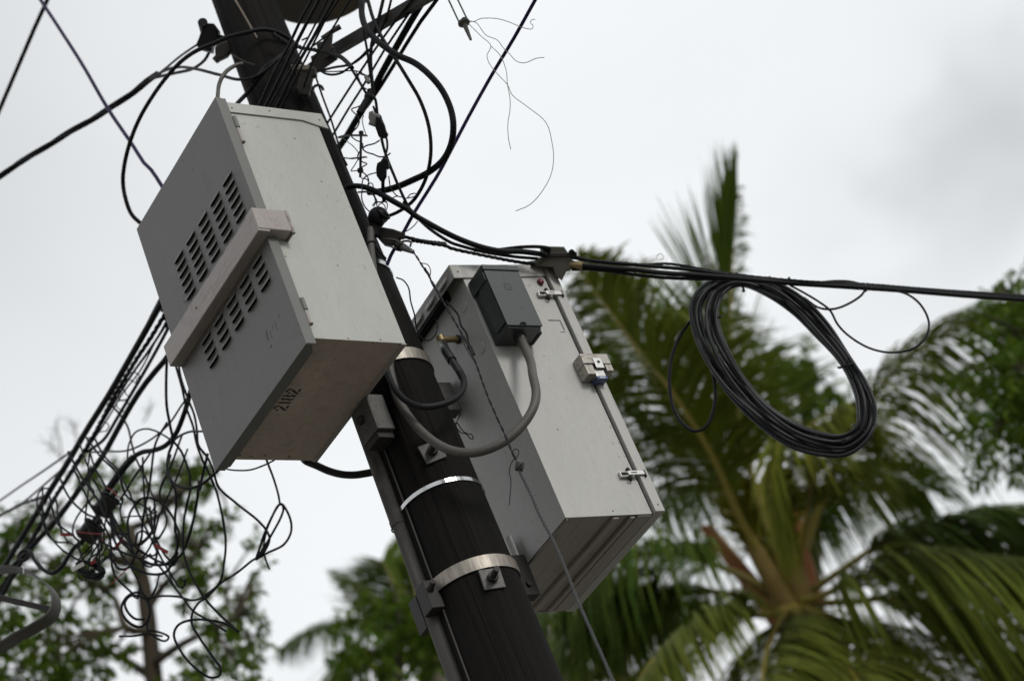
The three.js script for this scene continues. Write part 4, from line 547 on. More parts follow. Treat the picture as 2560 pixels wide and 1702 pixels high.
{ const p = lay(['D', [1110, 1240], [1160, 1265], [1200, 1300]], 4.12); solo('strand_clamp', 'knuckle clamp where the strands cross', 'clamp', merge([tube(lay(['D', [1190, 1180], [1165, 1260], [1120, 1340], [1040, 1480]], 4.12), 0.0105, 10, 5), new THREE.SphereGeometry(0.013, 14, 10).translate(p[1].x, p[1].y, p[1].z)]), M.black); }
wire('branch cable with a looped tail beside the messenger', ['E', [520, 100], [560, 200], [640, 300], [690, 420], [705, 520], [735, 640], [738, 760], [712, 860], [690, 930]], 4.6, 4.14, M.cable, { ...GT });
wire('thin wire loop on the upper splice', ['E', [600, 260], [605, 225], [630, 240], [660, 320], [680, 410], [670, 470]], 2, 4.13, M.cable, { ...GT });
slab('splice_block', 'rough grey splice block on the messenger strand', 'splice', 'E', [[480, 215], [510, 205], [520, 225], [590, 250], [600, 330], [575, 395], [530, 385], [472, 365], [488, 330], [472, 280]], 4.13, 0.014, M.greyplastic);
slab('splice_block', 'knobbly black splice below the grey splice block', 'splice', 'E', [[590, 300], [625, 310], [640, 360], [680, 400], [700, 490], [725, 530], [710, 565], [660, 570], [620, 550], [580, 430]], 4.13, 0.02, M.black);
slab('splice_block', 'drop-shaped black splice bag low on the messenger', 'splice', 'E', [[610, 1015], [660, 985], [700, 930], [745, 960], [745, 1060], [705, 1070], [700, 1190], [660, 1250], [640, 1245], [595, 1180], [592, 1090]], 4.15, 0.02, M.black);
wire('stiff taped tail below the drop-shaped splice', ['E', [675, 1240], [670, 1340], [680, 1420], 'F', [680, 260], [690, 330]], 8, [4.15, 4.2], M.black);
{ const p = lay(['E', [330, 500], [315, 1205]], 4.2), t = thing('pole_pin', 'black threaded pin on two steel straps beside the pole', 'pin', [p[0].x, p[0].y, p[0].z]), o = p[0].clone(); const L = (l, z = 4.2) => lay(['E', ...l], z).map(v => v.sub(o));
  const [a, b] = L([[328, 505], [315, 1205]]); part(t, 'rod', cylBetween(a, b, 0.0036, 0.0036, 12), M.black); part(t, 'head', cylBetween(...L([[330, 498], [329, 545]]), 0.0068, 0.0068, 6), M.black); part(t, 'nut', cylBetween(...L([[318, 1085], [315, 1125]]), 0.0085, 0.0085, 6), M.black);
  part(t, 'strap', merge([boxBetween(...L([[-30, 590], [90, 552]], 4.2), 0.02, 0.004, camU), boxBetween(...L([[90, 552], [415, 556]], 4.2), 0.02, 0.004, camU)]), M.galv); part(t, 'strap', merge([boxBetween(...L([[40, 903], [165, 918]], 4.2), 0.02, 0.0028, camU), boxBetween(...L([[165, 918], [412, 892]], 4.2), 0.02, 0.0028, camU)]), M.galv); }
const sq = (label, list, w, z = 4.18, mat = M.cable) => wire(label, list, w, z, mat, { name: 'thin_wire', cat: 'wire', per: 6 });
sq('long crinkled wire wound down the black threaded pin', ['E', [370, 20], [310, 90], [180, 145], [260, 240], [300, 330], [270, 420], [190, 510], [180, 570], [250, 630], [340, 670], [355, 720], [310, 800], [275, 870], [290, 930], [350, 970], [420, 1000], [350, 1050], [310, 1110], [380, 1150], [440, 1230], [445, 1300], [420, 1350]], 2.6, 4.18, M.cableGrey);
sq('green wire hooked on the upper pin strap', ['E', [370, 240], [350, 290], [350, 350], [380, 470], [410, 550]], 1.8, 4.18, M.greenWire);
sq('green wire crossing below the upper pin strap', ['E', [30, 590], [110, 650], [220, 740], [280, 820], [290, 870]], 1.8, 4.19, M.greenWire);
sq('purple wire making a leftward bend off the messenger', ['E', [620, 630], [540, 680], [400, 720], [358, 760], [400, 810], [520, 850], [620, 890], [720, 880], [790, 830]], 3, 4.15, M.purple);
sq('bent wire end left of the pin nut', ['E', [290, 900], [270, 945], [220, 1030], [170, 1112], [210, 1112], [270, 1105]], 2, 4.18, M.cableGrey);
sq('purple wire arching from the splice bag to the weatherhead', ['E', [600, 1130], [430, 1180], [362, 1240], [342, 1330], [345, 1450], 'F', [338, 210], [342, 300], [390, 420], [475, 510]], 2.5, 4.18, M.purple);
sq('small looped wires below the threaded pin', ['F', [330, -30], [420, -10], [445, 40], [410, 110], [440, 80], [470, 46], [505, 60], [520, 130], [530, 240], [575, 320], [572, 400]], 2.2, 4.18, M.cableGrey);
sq('grey bent lead over the weatherhead', ['F', [280, 190], [400, 185], [480, 200], [540, 260], [555, 340], [540, 370]], 4, 4.2, M.greyplastic);
sq('wire with a little bow where the loops cross', ['F', [815, 285], [880, 255], [960, 266], [1040, 286], [1100, 226], [1180, 210], [1206, 236], [1140, 266], [1040, 286]], 2.2, 4.2, M.purple);
sq('thin wire trailing down to the little bow', ['F', [762, -60], [775, 40], [790, 110], [830, 180], [900, 250], [970, 268]], 2.4, 4.18);
sq('curl of wire just above the weatherhead', ['F', [735, 340], [680, 332], [620, 346], [545, 360], [510, 396], [525, 410], [548, 372], [600, 340], [690, 390], [708, 440], [702, 482]], 2, 4.19);
sq('wire hoop on the weatherhead rim', ['F', [545, 450], [600, 400], [640, 365], [700, 340], [738, 370], [735, 440], [720, 485]], 2, 4.2);
sq('thin twig of wire over the purple cable', ['F', [1215, 645], [1150, 725], [1060, 790], [990, 820]], 2, 4.24);
{ // weatherhead, its riser and the dead-end fittings
  const p = lay(['F', [480, 740], [470, 1000], [505, 1260], [560, 1420]], [4.2, 4.21, 4.2]), o = p[0].clone(), t = thing('service_riser', 'grey riser pipe with black weatherhead beside the louvred cabinet', 'riser', [o.x, o.y, o.z]);
  const top = polePt(p[0].y, 40 * deg, 0.02), botm = polePt(p[0].y - 0.5, 40 * deg, 0.02); const pe = lay(['F', [478, 760], [480, 1000], [500, 1250], [530, 1500]], [4.19, 4.17, 4.15]).map(v => v.sub(o)); part(t, 'pipe', tube(pe, 0.0098, 16, 6), M.conduit);
  const h = lay(['F', [600, 580]], 4.19)[0].sub(o); const hd = new THREE.SphereGeometry(0.03, 28, 18).scale(0.9, 0.95, 0.85); { const P = hd.attributes.position; for (let i = 0; i < P.count; i++) { const y = P.getY(i), x = P.getX(i); if (y < -0.012) { P.setY(i, -0.012 + (y + 0.012) * 0.9); P.setX(i, x * 0.7 - 0.004); } } hd.computeVertexNormals(); }
  part(t, 'weatherhead', hd, M.black, [h.x, h.y, h.z]); part(t, 'head_rim', new THREE.TorusGeometry(0.019, 0.004, 8, 24).rotateY(1.1).rotateX(-0.4), M.black, [h.x + 0.016, h.y + 0.0, h.z + 0.008]);
  part(t, 'neck', cylBetween(V3(0, -0.03, 0), V3(h.x * 0.6, h.y * 0.6, h.z * 0.6), 0.013, 0.016, 16), M.black); part(t, 'pipe_strap', new THREE.TorusGeometry(0.0112, 0.0028, 8, 20).rotateX(Math.PI / 2), M.darkiron, [pe[1].x, pe[1].y, pe[1].z]); const s2 = lay(['F', [520, 1000], [720, 1240]], 4.2).map(v => v.sub(o)); part(t, 'strap_tail', boxBetween(s2[0], s2[1], 0.002, 0.006, camU), M.darkiron); }
{ const [t] = slab('dead_end_clamp', 'grey dead-end clamp where the long cable leaves the pole', 'clamp', 'F', [[600, 780], [660, 770], [840, 800], [990, 850], [980, 900], [900, 915], [860, 990], [800, 1010], [690, 985], [615, 900]], 4.24, 0.034, M.darkiron); part(t, 'u_bolt', tube([V3(-0.02, -0.004, 0.018), V3(0.02, -0.012, 0.02), V3(0.03, -0.02, 0.018)], 0.003, 8, 6), M.galv); const q = lay(['F', [690, 985], [700, 1015], [780, 1040], [880, 1075]], 4.23).map(v => v.sub(t.position).applyQuaternion(camera.quaternion.clone().invert())); part(t, 'bail', tube(q, 0.0022, 8, 6), M.galv); }
{ const p = lay(['F', [920, 1020], [1010, 1060], [1150, 1130]], 4.24), t = thing('wedge_clamp', 'pale cone-shaped wedge clamp holding the hanging guy wire', 'clamp', [p[0].x, p[0].y, p[0].z]); part(t, 'cone', cylBetween(V3(), p[2].clone().sub(p[0]), 0.0125, 0.0052, 18), M.greyplastic); part(t, 'jaw', cylBetween(V3(-0.006, 0.001, 0), p[1].clone().sub(p[0]).multiplyScalar(0.5), 0.013, 0.0145, 14), M.darkiron); const q = lay(['F', [940, 1000], [980, 965], [1060, 955], [1110, 975], [1100, 1040]], 4.225).map(v => v.sub(p[0])); part(t, 'bail', tube(q, 0.003, 8, 6), M.galv); }
// the long cable to the right
wire('fat black cable coming round the pole to the inline amplifier', ['F', [60, 190], [80, 140], [130, 104], [250, 92], [380, 110], [500, 150], [620, 210], [760, 290], [900, 370], [1050, 455], [1200, 570], [1400, 685], [1600, 795], [1882, 930], 'G', [1150, 1312], [1300, 1342], [1450, 1345], [1590, 1362], [1650, 1375]], 12, [4.2, 4.17, 4.24, 4.34, 4.46]);
wire('slim cable under the fat one, joining midway', ['F', [1000, 330], [1030, 400], [1090, 450], [1250, 625], [1400, 760], [1600, 900], [1760, 990], 'G', [960, 1295], [1150, 1345], [1400, 1385], [1580, 1400]], 6.8, [4.23, 4.3, 4.45]);
wire('messenger strand of the long cable, left of the amplifier', ['F', [960, 880], [1160, 925], [1400, 990], [1650, 1030], 'G', [900, 1318], [1150, 1374], [1400, 1422], [1560, 1446]], 7.4, [4.24, 4.46], M.cableGrey, { twist: 3, pitch: 0.05 });
wire('preformed grip wrapped on the messenger strand', ['F', [1130, 940], [1300, 965], [1450, 985], [1660, 1005]], 10, [4.26, 4.33], M.darkiron, { name: 'preformed_grip', twist: 3, pitch: 0.035 });
wire('arched cable hopping over the amplifier', ['G', [1080, 1335], [1250, 1332], [1450, 1310], [1600, 1308], [1690, 1322], 'P', [560, 320], [640, 360]], 7.5, [4.4, 4.44]);
{ const inv = camera.quaternion.clone().invert(), p = lay(['P', [690, 480]], 4.5)[0], t = thing('line_amplifier', 'olive-dark cast amplifier housing on the cable above the white cabinet', 'amplifier', [p.x, p.y, p.z]); t.quaternion.copy(camera.quaternion); const L = (l, z = 4.5) => lay(['P', ...l], z).map(v => v.sub(p).applyQuaternion(inv));
  const ex = (l, th, z0) => extrude(L(l).map(v => [v.x, v.y]), th, 0.003).translate(0, 0, z0);
  part(t, 'housing', ex([[420, 545], [500, 460], [640, 440], [915, 440], [935, 490], [915, 590], [865, 600], [820, 690], [812, 712], [790, 690], [745, 690], [700, 560]], 0.06, -0.035), M.olive);
  part(t, 'lid', ex([[540, 335], [605, 315], [828, 318], [868, 372], [900, 425], [650, 428], [560, 420]], 0.05, -0.03), M.olive);
  part(t, 'joint_flange', ex([[600, 398], [950, 388], [955, 418], [620, 434]], 0.066, -0.037), M.darkiron);
  for (const [a, b] of [[620, 370], [935, 375], [965, 400]]) { const [c] = L([[a, b]]); part(t, 'bolt', new THREE.CylinderGeometry(0.0085, 0.0085, 0.03, 6).rotateX(Math.PI / 2), M.black, [c.x, c.y, 0.02]); }
  const [a, b, c, d] = L([[915, 530], [1085, 548], [300, 540], [470, 530]]); part(t, 'brass_connector', cylBetween(a, b, 0.0112, 0.0105, 20), M.brass); part(t, 'connector_nut', cylBetween(a, a.clone().lerp(b, 0.25), 0.0128, 0.0128, 6), M.brass); part(t, 'entry_connector', cylBetween(c, d, 0.0085, 0.012, 14), M.darkiron); }
wire('upper cable of the long run beyond the amplifier', ['P', [950, 425], [1060, 445], [1150, 475], [1300, 492], [1500, 512], [1800, 535], [2100, 562], 'J', [800, 232], [960, 255], [1200, 281], [1500, 300], [1800, 318], [2100, 343], [2359, 362]], 8, [4.5, 4.7, 5.3], M.cable, { b: 3 });
wire('brass-fitted cable of the long run beyond the amplifier', ['P', [1060, 540], [1300, 560], [1500, 580], [1800, 600], [2100, 640], 'J', [800, 255], [960, 268], [1200, 290], [1500, 310], [1800, 330], [2100, 355], [2359, 372]], 10, [4.5, 4.7, 5.3], M.cable, { b: 3 });
wire('sagging lower cable of the long run left of the coil', ['P', [940, 590], [1150, 585], [1300, 600], [1500, 625], [1800, 668], [2100, 698], 'J', [800, 275], [960, 275], [1200, 288], [1500, 306], [1800, 326], [2359, 368]], 7, [4.5, 4.7, 5.3], M.cable, { b: 3 });
wire('messenger strand of the long run, topmost', ['P', [900, 440], [1200, 480], [1500, 500], [1900, 530], 'J', [700, 205], [960, 248], [1300, 284], [1620, 300], [1900, 322], [2359, 354]], 5.5, [4.5, 4.7, 5.3], M.cableGrey, { b: 3, twist: 3, pitch: 0.06 });
for (const [x, y, l] of [[372, 205, 'cable tie on the long run just right of the amplifier'], [1260, 270, 'cable tie on the long run right of the coil top'], [1612, 298, 'cable tie where the small tail loop returns'], [1170, 266, 'cable tie beside the coil top']]) { const p = lay(['J', [x, y], [x + 8, y + 36]], 4.75), g = tube([p[0], p[0].clone().lerp(p[1], 0.5).addScaledVector(fwd, -0.012), p[1]], 0.0035, 7, 6); solo('cable_tie', l, 'cable tie', g, M.black, 'ties on the long cable'); }
wire('thin wire curl standing on the long cable', ['J', [665, 212], [650, 190], [640, 172], [655, 158], [672, 166], [668, 184], [655, 180], [668, 200], [690, 205], [688, 190]], 1.8, 4.66, M.tin, { name: 'thin_wire', cat: 'wire' });
{ // storage coil
  const outer = [[1010, 268], [870, 300], [795, 390], [800, 520], [860, 660], [960, 810], [1100, 940], [1270, 1060], [1420, 1100], [1540, 1095], [1640, 1010], [1672, 880], [1630, 760], [1550, 640], [1440, 480], [1330, 370], [1200, 295]], inner = [[1030, 305], [965, 330], [925, 410], [932, 500], [985, 620], [1060, 730], [1170, 860], [1300, 950], [1420, 1000], [1510, 1010], [1578, 970], [1585, 880], [1560, 780], [1490, 660], [1380, 550], [1270, 440], [1150, 350]];
  const r = rng(41), o = lay(['J', [1030, 290]], 4.82)[0], t = thing('cable_coil', 'big oval coil of spare black cable hung from the long cable', 'cable coil', [o.x, o.y, o.z]);
  for (let k = 0; k < 17; k++) { const a = (k + 0.5) / 17, ph = r() * 6, ps = outer.map((q, i) => { const w = Math.min(1, Math.max(0, a + 0.1 * Math.sin(ph + i * 0.75) + 0.03 * (r() - 0.5))); const p = px(['J', [q[0] * (1 - w) + inner[i][0] * w, q[1] * (1 - w) + inner[i][1] * w]])[0]; return at(p[0], p[1], 4.82 + 0.022 * Math.sin(ph * 3 + i * 0.9) + 0.022 * (k % 3 - 1)).sub(o); }); part(t, 'loop', tube(ps, 0.0052, 10, 7, true), M.coil); }
  for (const [x0, y0, x1, y1] of [[1015, 250, 1050, 330], [1570, 960, 1650, 1015], [1500, 690, 1560, 670], [920, 460, 945, 450]]) { const p = lay(['J', [x0, y0], [x1, y1]], 4.79).map(v => v.sub(o)); part(t, 'tie', tube([p[0].clone().addScaledVector(fwd, 0.03), p[0], p[0].clone().lerp(p[1], 0.5).addScaledVector(fwd, -0.012), p[1], p[1].clone().addScaledVector(fwd, 0.03)], 0.0032, 7, 6), M.black); }
}
wire('single narrow loop hanging left of the coil', ['J', [800, 470], [752, 540], [712, 640], [700, 760], [720, 880], [760, 950], [820, 988], [870, 968], [904, 900], [915, 800], [895, 690], [860, 640]], 7.2, 4.82);
wire('wide thin tail loop right of the coil', ['J', [1265, 305], [1330, 340], [1400, 382], [1452, 422], [1490, 490], [1545, 545], [1640, 600], [1740, 620], [1840, 602], [1900, 550], [1916, 480], [1880, 400], [1820, 350], [1740, 325]], 4.8, [4.8, 4.95]);
wire('small shallow tail loop beside the coil top', ['J', [1330, 362], [1400, 410], [1470, 416], [1550, 386], [1608, 342], [1614, 312], [1560, 290], [1480, 285], [1400, 292]], 4.8, [4.8, 4.9]);
wire('dark purple cable slanting down right of the fat loop to the pole', ['B', [2190, 0], [2050, 250], [1900, 500], [1750, 770], [1640, 980], [1560, 1130], [1480, 1260], [1395, 1395], [1330, 1510], 'F', [990, 800], [910, 980], [830, 1110], [762, 1260], [735, 1330]], 7.6, [3.95, 4.15, 4.22, 4.25], M.purple, { a: 2 });
wire('green conductor, left of the pair above the hanging cone', ['B', [1615, -20], [1690, 140]], 3.2, 4.0, M.greenWire, { a: 0.8, ...GT, group: 'green conductor pair' });
wire('green conductor, right of the pair above the hanging cone', ['B', [1675, -20], [1745, 125]], 3.2, 4.0, M.greenWire, { a: 0.8, ...GT, group: 'green conductor pair' });
{ const p = lay(['B', [1722, 145], [1770, 262]], 4.0), t = thing('hanging_cone', 'small grey flanged cone hanging on two green conductors', 'insulator', [p[0].x, p[0].y, p[0].z]); const d = p[1].clone().sub(p[0]), q = new THREE.Quaternion().setFromUnitVectors(V3(0, -1, 0), d.clone().normalize()), L = d.length(); const g = new THREE.LatheGeometry([[0, 0.006], [0.009, 0.006], [0.012, 0.003], [0.0155, 0.001], [0.016, -0.004], [0.013, -0.007], [0.0075, -0.008], [0.0066, -0.011], [0.0035, -L + 0.002], [0.002, -L], [0, -L]].map(a => new THREE.Vector2(...a)), 28).applyQuaternion(q); part(t, 'flanged_cone', g, M.galv); part(t, 'eye', new THREE.TorusGeometry(0.006, 0.002, 6, 14), M.darkiron, [0.004, 0.008, 0]); }
const hair = (label, list) => wire(label, ['B', ...list], 1.35, 4.0, M.greyplastic, { name: 'wire_strand', cat: 'wire', per: 6 });
hair('hair-thin strand curling right from the hanging cone', [[1740, 130], [1790, 140], [1830, 122], [1930, 120], [2010, 140], [2110, 180], [2170, 188], [2175, 165], [2160, 150], [2165, 130], [2190, 126]]);
hair('hair-thin strand dipping right below the cone', [[1760, 140], [1800, 145], [1870, 230], [1940, 260], [1980, 310], [2020, 350], [2070, 400], [2120, 410], [2200, 380], [2250, 375]]);
hair('longest hair-thin strand sweeping in a wide arc', [[1750, 150], [1830, 230], [1900, 300], [1875, 360], [1880, 390], [1900, 430], [1950, 490], [2010, 555], [2040, 620], [2130, 690], [2260, 800], [2300, 930], [2310, 1040], [2290, 1150], [2220, 1270], [2150, 1340], [2062, 1378]]);
hair('hair-thin strand hanging straight down below the cone', [[1900, 300], [1960, 360], [2000, 460], [2010, 560], [2025, 640], [2025, 720], [2012, 800], [2015, 900], [2030, 975]]);
// guy wire in front of the white cabinet
wire('stranded guy wire hanging from the wedge clamp to the small clamp', ['F', [1140, 1120], [1200, 1200], [1250, 1280], [1310, 1380], [1400, 1500], 'L', [290, 180], [350, 290], [410, 400], [470, 500], [560, 660], [620, 790], [700, 1010], [760, 1150], [820, 1280], [870, 1400], [905, 1460]], 4.6, [4.24, 4.16, 4.06, 4.0], M.cableGrey, { twist: 2, pitch: 0.06, name: 'guy_wire', cat: 'wire' });
wire('stranded steel guy wire running down in front of the white cabinet', ['M', [955, 300], [1020, 430], [1090, 590], [1150, 700], [1230, 880], [1300, 1060], [1400, 1290], [1480, 1470], [1520, 1568]], 7, [4.0, 3.85], M.strand, { twist: 3, pitch: 0.04, b: 1.6, name: 'guy_wire', cat: 'wire' });
wire('loose thin strand springing off the hanging guy wire', ['L', [270, 150], [310, 160], [330, 200], [325, 250], [345, 300], [400, 380], [450, 470], [520, 590], [560, 700], [620, 800]], 1.8, [4.2, 4.06], M.cableGrey, { name: 'thin_wire', cat: 'wire' });
wire('black lead clipped along the white cabinet back', ['L', [430, 400], [470, 440], [510, 490], [530, 560], [565, 610], [580, 680], [600, 710]], 4, [4.3, 4.28], M.cable, { ...GT });
{ const p = lay(['L', [585, 700], [612, 750]], 4.27), q = solo('lead_clip', 'black clip at the end of the back lead', 'clip', merge([cylBetween(p[0], p[1], 0.006, 0.005, 8), new THREE.TorusGeometry(0.005, 0.0018, 6, 12).translate(p[0].x, p[0].y, p[0].z)]), M.black); }
wire('thin loose end looping at the small guy clamp', ['L', [860, 1390], [880, 1365], [905, 1375], [900, 1410], [870, 1440], [852, 1470], [845, 1530], 'M', [905, 340], [905, 420], [898, 510]], 1.9, 4.0, M.cableGrey, { name: 'thin_wire', cat: 'wire' });
{ const p = lay(['M', [960, 270]], 4.0)[0], t = thing('wire_clamp', 'small bolted clamp on the guy wire before the white cabinet', 'clamp', [p.x, p.y, p.z]); t.quaternion.copy(camera.quaternion).multiply(new THREE.Quaternion().setFromAxisAngle(V3(0, 0, 1), -0.15)); part(t, 'plate', new RoundedBoxGeometry(0.02, 0.018, 0.012, 2, 0.002), M.galv); part(t, 'bolt', new THREE.CylinderGeometry(0.0035, 0.0035, 0.024, 8).rotateX(Math.PI / 2), M.darkiron, [0.002, 0.001, 0.008]); part(t, 'nut', new THREE.CylinderGeometry(0.0055, 0.0055, 0.005, 6).rotateX(Math.PI / 2), M.rusty, [0.002, 0.001, 0.011]); part(t, 'lower_jaw', new RoundedBoxGeometry(0.018, 0.005, 0.016, 2, 0.001), M.darkiron, [0, -0.0115, 0]); }
wire('small crumpled black wire at the pole edge before the white cabinet', ['R', [1410, 870], [1430, 865], [1500, 960], [1560, 1000], [1610, 1010], [1632, 1065], [1600, 1060], [1540, 1000], [1480, 985], [1420, 900], [1460, 780], [1475, 700]], 2, 4.24, M.cable, { name: 'thin_wire', cat: 'wire' });
wire('thin black wire looping under the white cabinet cap', ['L', [105, 245], [150, 262], [185, 310], [200, 400], [225, 490], [235, 560], [270, 640], [320, 655], [360, 620], [375, 560], [365, 520]], 3, [4.22, 4.3], M.cable, { ...GT });
// conduits low down
{ const a = cab2(0.0625, 0.515, 0.041), pl = lay(['L', [950, 790], [1000, 890], [1020, 1000], [1000, 1100], [930, 1210], [820, 1310], [700, 1368], [600, 1390], [480, 1378], [370, 1330], [260, 1240], [170, 1130], [110, 1020], [75, 900], [62, 830], [60, 770]], [4.2, 4.14, 4.12, 4.13, 4.16, 4.2]); pl[0].lerp(cab2(0.075, 0.45, 0.045), 0.5);
  solo('conduit', 'thick grey flexible conduit swinging from the disconnect box round the pole', 'conduit', tube([a, ...pl], 0.0112, 14, 8), M.conduit); }
{ const b = cab2(0, 0.628, -0.108), t = thing('brass_elbow', 'brass elbow fitting on the white cabinet back', 'fitting', [b.x, b.y, b.z], 0.72574); part(t, 'stem', cyl(0.0085, 0.0085, 0.05, 14).rotateZ(Math.PI / 2), M.brass, [-0.028, 0, 0]); part(t, 'hex_body', new THREE.CylinderGeometry(0.0125, 0.0125, 0.024, 6), M.brass, [-0.058, -0.004, 0]); part(t, 'lock_nut', cyl(0.0125, 0.0125, 0.007, 6).rotateZ(Math.PI / 2), M.darkiron, [-0.006, 0, 0]);
  const e = cab2(-0.058, 0.615, -0.108), p = lay(['L', [425, 720], [470, 790], [515, 855], [540, 900], [545, 930]], [4.3, 4.24]);
  solo('shrink_sleeve', 'glossy black heat-shrink sleeve below the brass elbow', 'sleeve', merge([tube([e, p[0], p[1]], 0.0125, 12, 8), tube([p[1], p[2], p[3]], 0.0098, 12, 8)]), std({ color: C(0.01, 0.01, 0.011), roughness: 0.35, }));
  const q = lay(['L', [520, 865], [543, 905], [548, 940], [535, 985], [480, 1042], [380, 1080], [270, 1088], [170, 1050], [95, 970], [52, 880], [32, 820], [10, 770]], [4.22, 4.16, 4.12, 4.13, 4.18]);
  solo('cable', 'thick black cable curving from the brass elbow round the pole', 'cable', tube(q, 0.008, 14, 8), M.cableGrey); }
{ const p = lay(['S', [1200, 1415], [1290, 1455], [1380, 1495], [1480, 1522], [1580, 1528], [1680, 1515], [1770, 1495], [1850, 1460]], [4.36, 4.36, 4.34, 4.32]); p.unshift(cab1(0.215, 0.03, -0.452)); solo('cable', 'fat black hose sagging from the left cabinet bottom to the pole', 'cable', tube(p, 0.0096, 14, 8), M.black); }
// ---------------------------------------------------------------- trees
const leafMat = (r, g, b, tr = 0.35) => new THREE.MeshPhysicalMaterial({ color: C(1, 1, 1), vertexColors: true, roughness: 0.75, transmission: tr, thickness: 0, side: THREE.DoubleSide, specularIntensity: 0.15 });
const LEAF = leafMat(1, 1, 1, 0.42), bark = std({ map: tex(128, 256, (u, v) => { const n = fbm(u * 14, v * 20, 3, 4), m = sstep(0.5, 0.65, fbm(u * 5, v * 6, 7, 3)); return [0.17 + 0.1 * n - 0.03 * m, 0.14 + 0.09 * n + 0.015 * m, 0.1 + 0.06 * n - 0.02 * m]; }), roughness: 0.9 });
const palmBark = std({ map: tex(64, 256, (u, v) => { const n = fbm(u * 8, v * 60, 3, 3), k = 0.28 + 0.2 * n; return [k, k * 0.93, k * 0.82]; }), roughness: 0.95 });
class Leaves { // gathers leaf blades as triangles with a colour each
  constructor() { this.p = []; this.c = []; }
  quad(a, b, c, d, col) { for (const v of [a, b, c, a, c, d]) { this.p.push(v.x, v.y, v.z); this.c.push(...col); } }
  blade(pts, side, w, col) { // tapering strip along pts
    const n = pts.length - 1; let L = null, Rr = null; for (let i = 0; i <= n; i++) { const t = i / n, hw = w * 0.5 * Math.pow(Math.sin(Math.PI * Math.min(0.999, 0.12 + 0.88 * t)), 0.6) + 0.0008, l = pts[i].clone().addScaledVector(side, -hw), r = pts[i].clone().addScaledVector(side, hw); if (L) this.quad(L, Rr, r, l, col); L = l; Rr = r; }
  }
  geo() { const g = new THREE.BufferGeometry(); g.setAttribute('position', new THREE.Float32BufferAttribute(this.p, 3)); g.setAttribute('color', new THREE.Float32BufferAttribute(this.c, 3)); g.computeVertexNormals(); return g; }
}
function limb(pts, r0, r1, n = 8) { const c = new THREE.CatmullRomCurve3(pts), m = Math.max(4, pts.length * 4), g = new THREE.TubeGeometry(c, m, 1, n), P = g.attributes.position; for (let i = 0; i <= m; i++) { const q = c.getPointAt(i / m), r = r0 + (r1 - r0) * i / m; for (let j = 0; j <= n; j++) { const k = i * (n + 1) + j; P.setXYZ(k, q.x + (P.getX(k) - q.x) * r, q.y + (P.getY(k) - q.y) * r, q.z + (P.getZ(k) - q.z) * r); } } g.computeVertexNormals(); return g; }
const UP = V3(0, 1, 0);
function frond(tree, o, ctrl, opt) { // ctrl: world points from crown to tip
  const { seed, len = 0.62, n: n0 = 74, droop = 0.8, hue = 0, w = 0.034, rach = 0.032, start = 0.3, lift = 0.15 } = opt, r = rng(seed), c = new THREE.CatmullRomCurve3(ctrl.map(v => v.clone().sub(o)), false, 'centripetal'), lv = new Leaves(), n = Math.round(n0 * 1.9);
  for (let i = 0; i < n; i++) { const t = start + (1 - start) * (i + r() * 0.8) / n; const b = c.getPointAt(Math.min(1, t)), T = c.getTangentAt(Math.min(1, t)); let S = V3().crossVectors(T, UP); if (S.length() < 0.2) S = V3().crossVectors(T, fwd); S.normalize(); const N = V3().crossVectors(S, T).normalize();
    const prof = (0.45 + 0.55 * Math.sin(Math.PI * Math.min(1, 0.2 + 0.75 * (t - start) / (1 - start)))) * (1 - 0.45 * Math.pow(t, 5)), L = len * prof;
    for (const sd of [-1, 1]) { const j = () => (r() - 0.5) * 0.22, dir = S.clone().multiplyScalar(sd * (0.85 + j())).addScaledVector(T, 0.42 + 0.5 * t + j()).addScaledVector(N, lift + j()).normalize(), dr = droop * (0.7 + 0.6 * r()), Lk = L * (0.85 + 0.4 * r()), pts = []; for (let k = 0; k <= 4; k++) { const s = k / 4; pts.push(b.clone().addScaledVector(dir, Lk * s * (1 - 0.22 * dr * s)).addScaledVector(UP, -Lk * dr * 0.62 * s * s)); }
      const side = V3().crossVectors(dir, UP.clone().addScaledVector(N, 1)).normalize().multiplyScalar(0.75).addScaledVector(V3(r() - 0.5, r() - 0.5, r() - 0.5), 0.5).addScaledVector(T, 0.4).normalize(); const y = Math.min(1, Math.max(0, hue + 0.25 * (r() - 0.5))), k = 0.8 + 0.45 * r(); lv.blade(pts, side, w * 0.42 * (0.7 + 0.6 * r()), [(0.05 + 0.14 * y) * k, (0.1 + 0.075 * y) * k, (0.012 + 0.002 * y) * k]); } }
  const f = part(tree, 'frond', limb([0, 0.2, 0.4, 0.6, 0.8, 1].map(t => c.getPointAt(t)), rach, rach * 0.13, 7), std({ color: C(0.13 + 0.2 * hue, 0.115 + 0.13 * hue, 0.022), roughness: 0.6 })); const m = part(f, 'leaflets', lv.geo(), LEAF); m.userData.kind = 'stuff'; return f;
}
